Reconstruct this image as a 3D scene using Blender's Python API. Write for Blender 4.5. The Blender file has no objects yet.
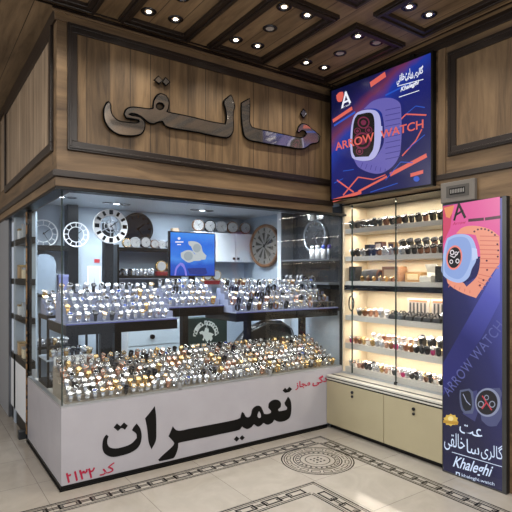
import bpy, bmesh, math, random
from mathutils import Vector, Matrix
random.seed(7)
C = bpy.context.scene.collection
PI = math.pi

# ------------------------------------------------------------------ camera
CX, CY, CZ = -.856, -3.66, 1.55
F_PX, YAW, HOR = 489.7, math.radians(34.85), 274.2
cam_d = bpy.data.cameras.new('camera'); cam = bpy.data.objects.new('camera', cam_d); C.objects.link(cam)
cam.location = (CX, CY, CZ); cam.rotation_euler = (PI/2, 0, -YAW)
cam_d.sensor_width = 36; cam_d.lens = F_PX/512*36; cam_d.shift_y = (HOR-256)/512; cam_d.clip_start = .05
bpy.context.scene.camera = cam
_s, _c = math.sin(YAW), math.cos(YAW)

class Plane:
    """a flat face in the room: origin, right and up axes; turns a measured photo pixel into a point of that face"""
    def __init__(s, o, ex, ey):
        s.o, s.ex, s.ey = Vector(o), Vector(ex).normalized(), Vector(ey).normalized()
        s.n = s.ex.cross(s.ey)
    def uv(s, u, v):
        a, b = (u-256)/F_PX, -(v-HOR)/F_PX
        d = Vector((_s+a*_c, _c-a*_s, b)); c = Vector((CX, CY, CZ))
        t = (s.o-c).dot(s.n)/d.dot(s.n)
        p = c+d*t-s.o
        return (p.dot(s.ex), p.dot(s.ey))
    def w(s, a, b, h=0): return s.o+s.ex*a+s.ey*b+s.n*h

# ------------------------------------------------------------------ materials
def lin(c):
    if isinstance(c, str):
        c = tuple(int(c[i:i+2], 16)/255 for i in (0, 2, 4))
    return tuple((x/12.92 if x <= .04045 else ((x+.055)/1.055)**2.4) for x in c)+(1,)
MATS = {}
def mat(name, col, rough=.5, metal=0, emit=0, spec=.5, noise=0, nscale=20, coat=0):
    if name in MATS: return MATS[name]
    m = bpy.data.materials.new(name); m.use_nodes = True
    nt = m.node_tree; b = nt.nodes['Principled BSDF']
    b.inputs['Base Color'].default_value = lin(col)
    b.inputs['Roughness'].default_value = rough; b.inputs['Metallic'].default_value = metal
    b.inputs['Specular IOR Level'].default_value = spec; b.inputs['Coat Weight'].default_value = coat
    if emit:
        b.inputs['Emission Color'].default_value = lin(col); b.inputs['Emission Strength'].default_value = emit
    if noise:
        tc = nt.nodes.new('ShaderNodeTexCoord'); n = nt.nodes.new('ShaderNodeTexNoise'); n.inputs['Scale'].default_value = nscale
        n.inputs['Detail'].default_value = 4
        r = nt.nodes.new('ShaderNodeValToRGB'); l = lin(col)
        r.color_ramp.elements[0].position = .3; r.color_ramp.elements[1].position = .7
        r.color_ramp.elements[0].color = tuple(x*(1-noise) for x in l[:3])+(1,)
        r.color_ramp.elements[1].color = tuple(min(1, x*(1+noise)) for x in l[:3])+(1,)
        nt.links.new(tc.outputs['Object'], n.inputs['Vector']); nt.links.new(n.outputs['Fac'], r.inputs['Fac'])
        nt.links.new(r.outputs['Color'], b.inputs['Base Color'])
    MATS[name] = m
    return m

def wood(name, dark, light, axis, seam=0, grain=1.0, rough=.45):
    """procedural wood: grain stretched along axis; seam = plank width measured across (axis index across given by seam_ax)"""
    if name in MATS: return MATS[name]
    m = bpy.data.materials.new(name); m.use_nodes = True
    nt = m.node_tree; N, L = nt.nodes, nt.links
    b = N['Principled BSDF']; b.inputs['Roughness'].default_value = rough; b.inputs['Specular IOR Level'].default_value = .35
    tc = N.new('ShaderNodeTexCoord')
    mp = N.new('ShaderNodeMapping'); sc = [15, 15, 15]; sc[axis] = 1.6; mp.inputs['Scale'].default_value = sc
    L.new(tc.outputs['Object'], mp.inputs['Vector'])
    vec = mp.outputs['Vector']
    n1 = N.new('ShaderNodeTexNoise'); n1.inputs['Scale'].default_value = 1.0*grain; n1.inputs['Detail'].default_value = 7; n1.inputs['Roughness'].default_value = .65; n1.inputs['Distortion'].default_value = .6
    L.new(vec, n1.inputs['Vector'])
    n2 = N.new('ShaderNodeTexNoise'); n2.inputs['Scale'].default_value = .35; n2.inputs['Detail'].default_value = 3
    L.new(vec, n2.inputs['Vector'])
    ad = N.new('ShaderNodeMix'); ad.data_type = 'FLOAT'; ad.inputs[0].default_value = .38
    L.new(n1.outputs['Fac'], ad.inputs[2]); L.new(n2.outputs['Fac'], ad.inputs[3])
    r = N.new('ShaderNodeValToRGB'); r.color_ramp.elements[0].position = .33; r.color_ramp.elements[1].position = .66
    r.color_ramp.elements[0].color = lin(dark); r.color_ramp.elements[1].color = lin(light)
    L.new(ad.outputs[0], r.inputs['Fac'])
    col = r.outputs['Color']
    if seam:
        ax, wd = seam
        sp = N.new('ShaderNodeSeparateXYZ'); L.new(tc.outputs['Object'], sp.inputs[0])
        dv = N.new('ShaderNodeMath'); dv.operation = 'DIVIDE'; dv.inputs[1].default_value = wd; L.new(sp.outputs[ax], dv.inputs[0])
        fr = N.new('ShaderNodeMath'); fr.operation = 'FRACT'; L.new(dv.outputs[0], fr.inputs[0])
        lt = N.new('ShaderNodeMath'); lt.operation = 'LESS_THAN'; lt.inputs[1].default_value = .004/wd*1.4; L.new(fr.outputs[0], lt.inputs[0])
        fl = N.new('ShaderNodeMath'); fl.operation = 'FLOOR'; L.new(dv.outputs[0], fl.inputs[0])
        wn = N.new('ShaderNodeTexWhiteNoise'); wn.noise_dimensions = '1D'; L.new(fl.outputs[0], wn.inputs['W'])
        mr = N.new('ShaderNodeMapRange'); mr.inputs['To Min'].default_value = .88; mr.inputs['To Max'].default_value = 1.12; L.new(wn.outputs['Value'], mr.inputs['Value'])
        vm = N.new('ShaderNodeVectorMath'); vm.operation = 'SCALE'; L.new(col, vm.inputs[0]); L.new(mr.outputs[0], vm.inputs['Scale'])
        mx = N.new('ShaderNodeMix'); mx.data_type = 'RGBA'; L.new(lt.outputs[0], mx.inputs[0]); L.new(vm.outputs[0], mx.inputs[6]); mx.inputs[7].default_value = lin('30241a')
        col = mx.outputs[2]
    L.new(col, b.inputs['Base Color'])
    MATS[name] = m
    return m

def glass(name, tint=(.985, .995, .99), ior=.7, gl=1.0):
    if name in MATS: return MATS[name]
    m = bpy.data.materials.new(name); m.use_nodes = True
    nt = m.node_tree; N, L = nt.nodes, nt.links; N.clear()
    o = N.new('ShaderNodeOutputMaterial'); mx = N.new('ShaderNodeMixShader'); t = N.new('ShaderNodeBsdfTransparent'); g = N.new('ShaderNodeBsdfGlossy')
    lw = N.new('ShaderNodeLayerWeight'); lw.inputs['Blend'].default_value = .5
    pw = N.new('ShaderNodeMath'); pw.operation = 'POWER'; pw.inputs[1].default_value = 5; L.new(lw.outputs['Facing'], pw.inputs[0])
    f = N.new('ShaderNodeMath'); f.operation = 'MULTIPLY_ADD'; f.inputs[1].default_value = ior*.96; f.inputs[2].default_value = ior*.04; L.new(pw.outputs[0], f.inputs[0])
    t.inputs['Color'].default_value = (*tint, 1); g.inputs['Roughness'].default_value = 0; g.inputs['Color'].default_value = (gl, gl, gl, 1)
    L.new(f.outputs[0], mx.inputs[0]); L.new(t.outputs[0], mx.inputs[1]); L.new(g.outputs[0], mx.inputs[2]); L.new(mx.outputs[0], o.inputs[0])
    MATS[name] = m
    return m

def emis(name, col, s=1.0):
    if name in MATS: return MATS[name]
    m = bpy.data.materials.new(name); m.use_nodes = True
    nt = m.node_tree; N, L = nt.nodes, nt.links; b = N['Principled BSDF']
    b.inputs['Base Color'].default_value = (0.01, 0.01, 0.01, 1); b.inputs['Roughness'].default_value = .25
    b.inputs['Emission Color'].default_value = lin(col); b.inputs['Emission Strength'].default_value = s
    MATS[name] = m
    return m

def grad_emis(name, stops, s, axis, lo, hi, noise=0, nscale=3):
    """printed colour wash along one axis of the sheet, lit from inside"""
    m = bpy.data.materials.new(name); m.use_nodes = True
    nt = m.node_tree; N, L = nt.nodes, nt.links; b = N['Principled BSDF']
    b.inputs['Base Color'].default_value = (0.01, 0.01, 0.01, 1); b.inputs['Roughness'].default_value = .25
    tc = N.new('ShaderNodeTexCoord'); dp = N.new('ShaderNodeVectorMath'); dp.operation = 'DOT_PRODUCT'; dp.inputs[1].default_value = axis
    L.new(tc.outputs['Object'], dp.inputs[0])
    mr = N.new('ShaderNodeMapRange'); mr.inputs['From Min'].default_value = lo; mr.inputs['From Max'].default_value = hi
    L.new(dp.outputs['Value'], mr.inputs['Value']); fac = mr.outputs[0]
    if noise:
        n = N.new('ShaderNodeTexNoise'); n.inputs['Scale'].default_value = nscale; n.inputs['Detail'].default_value = 3
        L.new(tc.outputs['Object'], n.inputs['Vector'])
        ma = N.new('ShaderNodeMath'); ma.operation = 'MULTIPLY_ADD'; ma.inputs[1].default_value = noise; L.new(n.outputs['Fac'], ma.inputs[0]); L.new(fac, ma.inputs[2])
        ms = N.new('ShaderNodeMath'); ms.operation = 'SUBTRACT'; ms.inputs[1].default_value = noise*.5; L.new(ma.outputs[0], ms.inputs[0]); fac = ms.outputs[0]
    r = N.new('ShaderNodeValToRGB'); e = r.color_ramp.elements
    e[0].position, e[0].color = stops[0][0], lin(stops[0][1]); e[1].position, e[1].color = stops[-1][0], lin(stops[-1][1])
    for p, c in stops[1:-1]:
        q = e.new(p); q.color = lin(c)
    L.new(fac, r.inputs['Fac']); L.new(r.outputs['Color'], b.inputs['Emission Color']); b.inputs['Emission Strength'].default_value = s
    return m

WOODV = wood('oak planks upright', '3b2d1f', '80684b', 2, (0, .163))
WOODVY = wood('oak planks upright side sheen', '6b5b4a', 'a38f78', 2, (1, .105))  # same oak in paler tones, reflected light and sheen painted in
WOODH = wood('oak board along front', '423325', '846c50', 0)
WOODY = wood('oak board along side', '423325', '846c50', 1)
WOODZ = wood('oak board upright', '423325', '846c50', 2)
CEILW = wood('ceiling oak', '544331', '9c8466', 1, (0, .19))
DARKW = wood('dark stained frame', '17110e', '2f251f', 0, rough=.35)
DARKWY = wood('dark stained frame side', '17110e', '2f251f', 1, rough=.35)
DARKWZ = wood('dark stained frame upright', '17110e', '2f251f', 2, rough=.35)
BLACK = mat('black paint', '070708', .4, spec=.25)
BLACKG = mat('black gloss', '08080a', .15)
PLINTH = mat('black plinth', '070708', .35, spec=.3)
CHROME = mat('mirror acrylic', 'b8b0a8', .06, .9)
STEEL = mat('brushed steel', 'b9bec6', .28, 1)
GREYM = mat('grey metal frame', '70747a', .35, .8)
PANEL = mat('pale grey laminate', 'a9a8b0', .2, noise=.03, nscale=6)
WHITE = mat('white laminate', 'dfe4ea', .35)
WHITEB = mat('cool white wall', 'a4b1bf', .5)
IVORY = mat('ivory laminate', '9f967b', .38, noise=.03, nscale=5)
ALU = mat('aluminium edge', 'b4b8bd', .35, .7)
SHELFG = mat('shelf edge grey', 'c2c0ba', .3, .1)
CREAM = mat('cream backboard', 'f0e0c2', .6)
GLASS = glass('clear glass'); GLASSS = glass('side glass', (.985, .995, .99), .2); GLASSE = mat('glass edge green', '2b3a38', .1)
RED = mat('crimson vinyl', 'a8143c', .45)
GOLD = mat('gold metal', 'e0bc80', .22, .85)
ROSE = mat('rose gold', 'dcae98', .22, .85)
SILVER = mat('silver metal', 'dfe3ea', .2, .88)
GUN = mat('gunmetal', '4a4c52', .25, 1)
LEATHB = mat('black strap', '121214', .5); LEATHN = mat('brown strap', '6b4127', .55)
STRAPW = mat('white strap', 'e8e2dc', .5); STRAPP = mat('magenta strap', 'b62a6b', .5)
DIALW = mat('white dial', 'b9bbbc', .28, .65); DIALK = mat('black dial', '0d0e12', .15); DIALB = mat('blue dial', '1d3c86', .2); DIALG = mat('champagne dial', 'e6cf98', .25)

# ------------------------------------------------------------------ mesh helpers
ORG = {}
class MB:
    def __init__(s): s.v, s.f, s.m, s.sm = [], [], [], []
    def add(s, vs, fs, mi=0, smooth=False):
        k = len(s.v); s.v += [tuple(v) for v in vs]
        for f in fs: s.f.append([i+k for i in f]); s.m.append(mi); s.sm.append(smooth)
        return s
    def box(s, x0, x1, y0, y1, z0, z1, mi=0):
        vs = [(x, y, z) for z in (z0, z1) for y in (y0, y1) for x in (x0, x1)]
        return s.add(vs, [(0, 2, 3, 1), (4, 5, 7, 6), (0, 1, 5, 4), (2, 6, 7, 3), (0, 4, 6, 2), (1, 3, 7, 5)], mi)
    def cyl(s, p0, p1, r, n=14, r2=None, mi=0, caps=True, smooth=True):
        p0, p1 = Vector(p0), Vector(p1); d = (p1-p0).normalized()
        a = d.orthogonal().normalized(); b = d.cross(a); r2 = r if r2 is None else r2
        vs = [p0+(a*math.cos(t)+b*math.sin(t))*r for t in (2*PI*i/n for i in range(n))]
        vs += [p1+(a*math.cos(t)+b*math.sin(t))*r2 for t in (2*PI*i/n for i in range(n))]
        s.add(vs, [(i, (i+1) % n, n+(i+1) % n, n+i) for i in range(n)], mi, smooth)
        if caps:
            k = len(s.v)-2*n
            s.f += [[k+i for i in reversed(range(n))], [k+n+i for i in range(n)]]; s.m += [mi, mi]; s.sm += [False, False]
        return s
    def torus(s, c, ax, R, r, n=28, k=8, mi=0, flat=1.0):
        c, ax = Vector(c), Vector(ax).normalized(); a = ax.orthogonal().normalized(); b = ax.cross(a)
        vs, fs = [], []
        for i in range(n):
            t = 2*PI*i/n; d = a*math.cos(t)+b*math.sin(t)
            for j in range(k):
                q = 2*PI*j/k
                vs.append(c+d*(R+r*math.cos(q))+ax*(r*flat*math.sin(q)))
        for i in range(n):
            for j in range(k):
                fs.append((i*k+j, ((i+1) % n)*k+j, ((i+1) % n)*k+(j+1) % k, i*k+(j+1) % k))
        return s.add(vs, fs, mi, True)
    def disc(s, c, ax, r, n=24, mi=0, r0=0):
        c, ax = Vector(c), Vector(ax).normalized(); a = ax.orthogonal().normalized(); b = ax.cross(a)
        P = lambda R: [c+(a*math.cos(2*PI*i/n)+b*math.sin(2*PI*i/n))*R for i in range(n)]
        if r0: return s.add(P(r)+P(r0), [(i, (i+1) % n, n+(i+1) % n, n+i) for i in range(n)], mi)
        return s.add(P(r), [tuple(range(n))], mi)
    def tube(s, pts, r, n=8, mi=0):
        pts = [Vector(p) for p in pts]; up = Vector((0.13, .21, .97)); vs, fs = [], []
        for i, p in enumerate(pts):
            d = (pts[min(i+1, len(pts)-1)]-pts[max(i-1, 0)]).normalized(); a = d.cross(up).normalized(); b = d.cross(a)
            vs += [p+(a*math.cos(2*PI*j/n)+b*math.sin(2*PI*j/n))*r for j in range(n)]
        for i in range(len(pts)-1):
            for j in range(n): fs.append((i*n+j, i*n+(j+1) % n, (i+1)*n+(j+1) % n, (i+1)*n+j))
        fs += [tuple(reversed(range(n))), tuple((len(pts)-1)*n+j for j in range(n))]
        return s.add(vs, fs, mi, True)
    def lathe(s, prof, c, n=20, mi=0):
        vs, fs = [], []; c = Vector(c); k = len(prof)
        for i in range(n):
            t = 2*PI*i/n
            for r, z in prof: vs.append(c+Vector((r*math.cos(t), r*math.sin(t), z)))
        for i in range(n):
            for j in range(k-1): fs.append((i*k+j, ((i+1) % n)*k+j, ((i+1) % n)*k+j+1, i*k+j+1))
        return s.add(vs, fs, mi, True)
    def build(s, name, mats, parent=None, bevel=0):
        me = bpy.data.meshes.new(name); o = ORG.get(parent, Vector((0, 0, 0)))
        me.from_pydata([tuple(Vector(v)-o) for v in s.v], [], s.f)
        for m in (mats if isinstance(mats, (list, tuple)) else [mats]): me.materials.append(m)
        me.polygons.foreach_set('material_index', s.m); me.polygons.foreach_set('use_smooth', s.sm); me.update()
        ob = bpy.data.objects.new(name, me); C.objects.link(ob)
        if parent is not None: ob.parent = parent
        ORG[ob] = o
        if bevel:
            b = ob.modifiers.new('edge', 'BEVEL'); b.width = bevel; b.segments = 2; b.limit_method = 'ANGLE'
        return ob

def tag(o, label, cat, group=None):
    o['label'] = label; o['category'] = cat
    if group: o['group'] = group
    return o
def thing(name, loc, label, cat, group=None):
    o = bpy.data.objects.new(name, None); C.objects.link(o); o.location = loc; o.empty_display_size = .1
    ORG[o] = Vector(loc)
    return tag(o, label, cat, group)
def struct(o): o['kind'] = 'structure'; return o
def dup(root, loc, rotz=0, scale=1, label=None, group=None, meshes=None):
    r = root.copy(); C.objects.link(r); r.location = loc; r.rotation_euler = (0, 0, rotz) if not isinstance(rotz, tuple) else rotz; r.scale = (scale,)*3
    if label: r['label'] = label
    if group: r['group'] = group
    for ch in list(root.children):
        c = ch.copy(); C.objects.link(c); c.parent = r
        for g in list(ch.children):
            d = g.copy(); C.objects.link(d); d.parent = c
    return r

def smooth_poly(pts, corner=50, n=5):
    """closed Catmull-Rom through the traced points, sharp where the outline turns hard"""
    out, N = [], len(pts); P = [Vector(p) for p in pts]
    def tang(i):
        a, b, c = P[i-1], P[i], P[(i+1) % N]
        d1, d2 = b-a, c-b
        if d1.length < 1e-9 or d2.length < 1e-9 or d1.angle(d2) > math.radians(corner): return None
        return (c-a)*.5
    for i in range(N):
        p, q = P[i], P[(i+1) % N]; t0, t1 = tang(i), tang((i+1) % N); L = (q-p).length
        m0 = (q-p) if t0 is None else t0.normalized()*L; m1 = (q-p) if t1 is None else t1.normalized()*L
        for k in range(n):
            t = k/n; h = (2*t**3-3*t*t+1, t**3-2*t*t+t, -2*t**3+3*t*t, t**3-t*t)
            out.append(p*h[0]+m0*h[1]+q*h[2]+m1*h[3])
    return out
def curve_mesh(splines, extrude=0, bevel=0, offset=0):
    cu = bpy.data.curves.new('tmp', 'CURVE'); cu.dimensions = '2D'; cu.fill_mode = 'BOTH'; cu.extrude = extrude; cu.bevel_depth = bevel
    for sp in splines:
        s = cu.splines.new('POLY'); s.points.add(len(sp)-1); s.use_cyclic_u = True
        for p, q in zip(s.points, sp): p.co = (q[0], q[1], 0, 1)
    return _to_mesh(cu)
def text_mesh(body, size=1, extrude=0, offset=0, shear=0, align='LEFT', spacing=1):
    cu = bpy.data.curves.new('tmp', 'FONT'); cu.body = body; cu.size = size; cu.extrude = extrude; cu.offset = offset; cu.shear = shear
    cu.align_x = align; cu.space_character = spacing; cu.resolution_u = 4
    return _to_mesh(cu)
def _to_mesh(cu):
    o = bpy.data.objects.new('tmp', cu); C.objects.link(o)
    bpy.context.view_layer.update()
    me = bpy.data.meshes.new_from_object(o.evaluated_get(bpy.context.evaluated_depsgraph_get()))
    bpy.data.objects.remove(o); bpy.data.curves.remove(cu)
    return me
def lay(me, name, plane, h, m, parent=None, xf=None):
    """lay a flat mesh on a plane at height h; xf: 2-D transform first"""
    o = ORG.get(parent, Vector((0, 0, 0)))
    for v in me.vertices:
        x, y, z = v.co
        if xf: x, y = xf(x, y)
        v.co = plane.w(x, y, h+z)-o
    me.materials.clear()
    for mm in (m if isinstance(m, (list, tuple)) else [m]): me.materials.append(mm)
    me.name = name
    ob = bpy.data.objects.new(name, me); C.objects.link(ob); ORG[ob] = o
    if parent is not None: ob.parent = parent
    return ob
def join_meshes(mes):
    bm = bmesh.new()
    for i, me in enumerate(mes):
        for v in me.vertices: v.co.z += i*.00008      # keeps crossing strokes from lying in one plane
        bm.from_mesh(me)
    out = bpy.data.meshes.new('j'); bm.to_mesh(out); bm.free()
    return out
def fit_text(body, plane, bl, br, tl, **k):
    """text whose box has its bottom-left, bottom-right and top-left corners at the measured points"""
    me = text_mesh(body, **k)
    xs = [v.co.x for v in me.vertices]; ys = [v.co.y for v in me.vertices]
    x0, x1, y0, y1 = min(xs), max(xs), min(ys), max(ys)
    A, B, T = Vector(bl), Vector(br), Vector(tl)
    def xf(x, y):
        p = A+(B-A)*((x-x0)/(x1-x0))+(T-A)*((y-y0)/(y1-y0)); return p.x, p.y
    for v in me.vertices: v.co.x, v.co.y = xf(v.co.x, v.co.y)
    return me
def polys(plane, crop, sc, lists, smooth=True, **k):
    """traced outlines: pixel points of an enlarged crop, turned onto the plane"""
    out = []
    for pts in lists:
        q = [plane.uv(crop[0]+x/sc, crop[1]+y/sc) for x, y in pts]
        out.append(smooth_poly(q) if smooth else [Vector(p) for p in q])
    return out
def ell(cx, cy, rx, ry, rot=0, n=24):
    return [(cx+rx*math.cos(t)*math.cos(rot)-ry*math.sin(t)*math.sin(rot), cy+rx*math.cos(t)*math.sin(rot)+ry*math.sin(t)*math.cos(rot)) for t in (2*PI*i/n for i in range(n))]
def stroke(p, q, w):
    p, q = Vector(p), Vector(q); d = (q-p).normalized(); n = Vector((-d.y, d.x))*w/2
    return [p+n, p-n, q-n, q+n]

# ------------------------------------------------------------------ dimensions
L = 2.56; ZC = .595; ZB = .53; W = 1.334; FZ = 2.16; CZL = 3.42; XW = 2.60; XG = 2.785
FRONT = Plane((0, 0, 0), (1, 0, 0), (0, 0, 1))
FASC = Plane((0, -.05, 0), (1, 0, 0), (0, 0, 1))

# ================================================================== SETTING
def floor_mat():
    m = bpy.data.materials.new('marble tiles'); m.use_nodes = True; nt = m.node_tree; N, K = nt.nodes, nt.links; b = N['Principled BSDF']
    tc = N.new('ShaderNodeTexCoord'); mp = N.new('ShaderNodeMapping'); mp.inputs['Location'].default_value = (-2.178+.572*20, .325+.572*20, 0)
    K.new(tc.outputs['Object'], mp.inputs['Vector'])
    br = N.new('ShaderNodeTexBrick'); br.offset = 0; br.squash = 1
    br.inputs['Scale'].default_value = 1; br.inputs['Brick Width'].default_value = .572; br.inputs['Row Height'].default_value = .572
    br.inputs['Mortar Size'].default_value = .0022; br.inputs['Mortar Smooth'].default_value = .3
    br.inputs['Color1'].default_value = lin('979188'); br.inputs['Color2'].default_value = lin('918b82'); br.inputs['Mortar'].default_value = lin('67625b')
    K.new(mp.outputs[0], br.inputs['Vector'])
    n = N.new('ShaderNodeTexNoise'); n.inputs['Scale'].default_value = 3.2; n.inputs['Detail'].default_value = 8; n.inputs['Distortion'].default_value = 1.4; n.inputs['Roughness'].default_value = .6
    K.new(tc.outputs['Object'], n.inputs['Vector'])
    r = N.new('ShaderNodeValToRGB'); r.color_ramp.elements[0].position = .35; r.color_ramp.elements[1].position = .68
    r.color_ramp.elements[0].color = (.90, .89, .875, 1); r.color_ramp.elements[1].color = (1.05, 1.045, 1.035, 1)
    K.new(n.outputs['Fac'], r.inputs['Fac'])
    mx = N.new('ShaderNodeMix'); mx.data_type = 'RGBA'; mx.blend_type = 'MULTIPLY'; mx.inputs[0].default_value = 1
    K.new(br.outputs['Color'], mx.inputs[6]); K.new(r.outputs['Color'], mx.inputs[7]); K.new(mx.outputs[2], b.inputs['Base Color'])
    b.inputs['Roughness'].default_value = .16; b.inputs['Specular IOR Level'].default_value = .45
    return m
struct(MB().box(-5, 3.4, -6.5, 3.1, -.1, 0).build('floor', floor_mat()))

struct(MB().box(-5, .0, 3.0, 3.1, 0, CZL).build('wall_aisle', mat('aisle wall', 'a39a8e', .5, noise=.05, nscale=4)))
# floor inlay -------------------------------------------------------
INLAY = mat('dark stone inlay', '1d1a18', .25); INLAYT = mat('tan stone inlay', '948d83', .2)
def rect_line(mb, x0, x1, y0, y1, z=.0012, mi=0): mb.box(x0, x1, y0, y1, -.002, z, mi)
def key_border(mb, p, q, side):
    """band .15 wide from p to q (axis aligned); side = unit vector from the outer line inward"""
    p, q, sd = Vector(p), Vector(q), Vector(side); d = (q-p).normalized(); Ln = (q-p).length
    def bar(a0, a1, b0, b1, mi=0):
        c1 = p+d*a0+sd*b0; c2 = p+d*a1+sd*b1
        rect_line(mb, min(c1.x, c2.x), max(c1.x, c2.x), min(c1.y, c2.y), max(c1.y, c2.y), mi=mi)
    bar(0, Ln, 0, .011); bar(.02, Ln, .021, .027); bar(.15, Ln, .140, .150); bar(.14, Ln, .124, .130)
    a = .16; step = .21
    while a+step < Ln:
        x0, x1 = a, a+.145
        for (s0, s1, t0, t1) in ((x0, x1, .040, .054), (x0, x1, .097, .111), (x0, x0+.014, .040, .111), (x1-.014, x1, .040, .111)): bar(s0, s1, t0, t1)
        bar(x1-.03, x1+.095, .062, .071); bar(x1-.03, x1+.095, .081, .090)
        bar(x1-.034, x1-.027, .064, .089); bar(x1+.09, x1+.097, .064, .089)
        a += step
mb = MB(); key_border(mb, (2.33, -.165), (-4.5, -.165), (0, -1)); key_border(mb, (2.33, -.165), (2.33, -6), (-1, 0))
struct(mb.build('trim_1', [INLAY, INLAYT]))
mb = MB(); key_border(mb, (1.585, -.905), (-4.5, -.905), (0, -1)); key_border(mb, (1.585, -.905), (1.585, -6), (-1, 0))
struct(mb.build('trim_2', [INLAY, INLAYT]))
mb = MB(); mc = (1.90, -.60); Z = .0012; MS = 1.13
def flat_ring(r0, r1, mi=0, z=Z):
    mb.disc((*mc, z), (0, 0, 1), r1, 64, mi, r0)
flat_ring(0, .268, 1, .0006) if False else None
for r0, r1 in ((.260, .269), (.243, .249), (.174, .182), (.158, .164), (.126, .133), (.088, .094)): flat_ring(r0, r1)
flat_ring(.132, .160, 1, .0008); flat_ring(.182, .243, 1, .0006)
for k in range(16):
    t = 2*PI*k/16
    a, b = t-.14, t+.14
    for rr in (.198, .226):
        for j in range(4):
            t0, t1 = a+(b-a)*j/4, a+(b-a)*(j+1)/4
            mb.add([(mc[0]+R*math.cos(q), mc[1]+R*math.sin(q), Z) for R, q in ((rr, t0), (rr+.006, t0), (rr+.006, t1), (rr, t1))], [(0, 1, 2, 3)])
    for q in (a, b):
        mb.add([(mc[0]+R*math.cos(q+dq), mc[1]+R*math.sin(q+dq), Z) for R, dq in ((.198, -.012), (.232, -.012), (.232, .012), (.198, .012))], [(0, 1, 2, 3)])
for k in range(24):
    t = 2*PI*k/24
    mb.add([(mc[0]+R*math.cos(t+dq), mc[1]+R*math.sin(t+dq), Z) for R, dq in ((.138, -.05), (.154, -.05), (.154, .05), (.138, .05))], [(0, 1, 2, 3)])
for k in range(8):
    t = 2*PI*k/8; R = .05 if k % 2 else .035
    mb.disc((mc[0]+R*math.cos(t), mc[1]+R*math.sin(t), Z), (0, 0, 1), .009, 8)
mb.disc((*mc, Z), (0, 0, 1), .012, 10)
mb.v = [(mc[0]+(x-mc[0])*MS, mc[1]+(y-mc[1])*MS, z) for x, y, z in mb.v]
struct(mb.build('trim_3', [INLAY, INLAYT]))

# ceiling ------------------------------------------------------------
struct(MB().box(-5, 3.2, -6.5, 3.1, CZL, CZL+.1).build('ceiling', CEILW))
def coffer(x0, x1, y0, y1, n):
    mb = MB(); w = .072; z0, z1 = CZL-.028, CZL+.004
    mb.box(x0, x1, y0, y0+w, z0, z1); mb.box(x0, x1, y1-w, y1, z0, z1)
    mb.box(x0, x0+w, y0+w, y1-w, z0, z1, 1); mb.box(x1-w, x1, y0+w, y1-w, z0, z1, 1)
    v = .022; z2 = CZL-.04
    mb.box(x0+.012, x1-.012, y0+.012, y0+.012+v, z2, z0); mb.box(x0+.012, x1-.012, y1-.012-v, y1-.012, z2, z0)
    mb.box(x0+.012, x0+.012+v, y0+.034, y1-.034, z2, z0, 1); mb.box(x1-.012-v, x1-.012, y0+.034, y1-.034, z2, z0, 1)
    struct(mb.build('ceiling_trim_%d' % n, [DARKW, DARKWY], bevel=.003))
n = 0
for k in range(-5, 3):
    for r in range(0, 5):
        n += 1
        coffer(.36+.735*k, .36+.735*k+.567, -1.105-1.115*r, -.15-1.115*r, n)
mb = MB(); mb.box(-4, 2.6, -.085, -.075, CZL-.012, CZL+.004); mb.box(-4, 2.6, -.13, -.118, CZL-.008, CZL+.004)
mb.box(2.50, 2.512, -6, -.1, CZL-.008, CZL+.004, 1)
struct(mb.build('ceiling_trim_90', [DARKW, DARKWY]))

# fascia over the counter ---------------------------------------------
ft = .16
mb = MB(); mb.box(-.04, XW, -.04, ft, FZ+.02, CZL)                        # board body
struct(mb.build('wall_front', WOODH))
struct(MB().box(.03+.07, 2.60-.02, -.0465, -.04, 2.435+.06, 3.30).build('wall_front_planks', WOODV))
mb = MB()
x0, x1, z0, z1, w = .03, 2.60, 2.432, 3.335, .066
mb.box(x0, x1, -.062, -.04, z1-w, z1, 0); mb.box(x0, x1, -.062, -.04, z0, z0+w, 0); mb.box(x0, x0+w, -.062, -.04, z0+w, z1-w, 1)
mb.box(x0+.012, x1, -.07, -.062, z1-.028, z1-.012); mb.box(x0+.012, x1, -.07, -.062, z0+.012, z0+.028); mb.box(x0+.012, x0+.028, -.07, -.062, z0+.028, z1-.028, 1)
struct(mb.build('trim_4', [DARKW, DARKWZ], bevel=.003))
mb = MB(); mb.box(-.065, XW, -.065, -.04, 2.235, 2.285)
struct(mb.build('trim_5', DARKW, bevel=.006))
mb = MB(); mb.box(-.05, XW, -.05, .03, FZ+.01, 2.235)
struct(mb.build('trim_6', WOODH, bevel=.003))
mb = MB(); mb.box(-.045, XW+.2, -.045, .06, FZ-.012, FZ+.01); mb.box(-.045, .06, .06, 2.4, FZ-.012, FZ+.01)
struct(mb.build('trim_7', BLACK))
mb = MB(); mb.box(-.055, XW, -.055, -.04, 3.335, CZL); mb.box(-.07, XW, -.07, -.055, 3.385, CZL)
struct(mb.build('trim_8', WOODH, bevel=.003))
struct(MB().box(-.078, XW, -.078, -.07, CZL-.022, CZL-.001).build('trim_16', DARKW))
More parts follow.
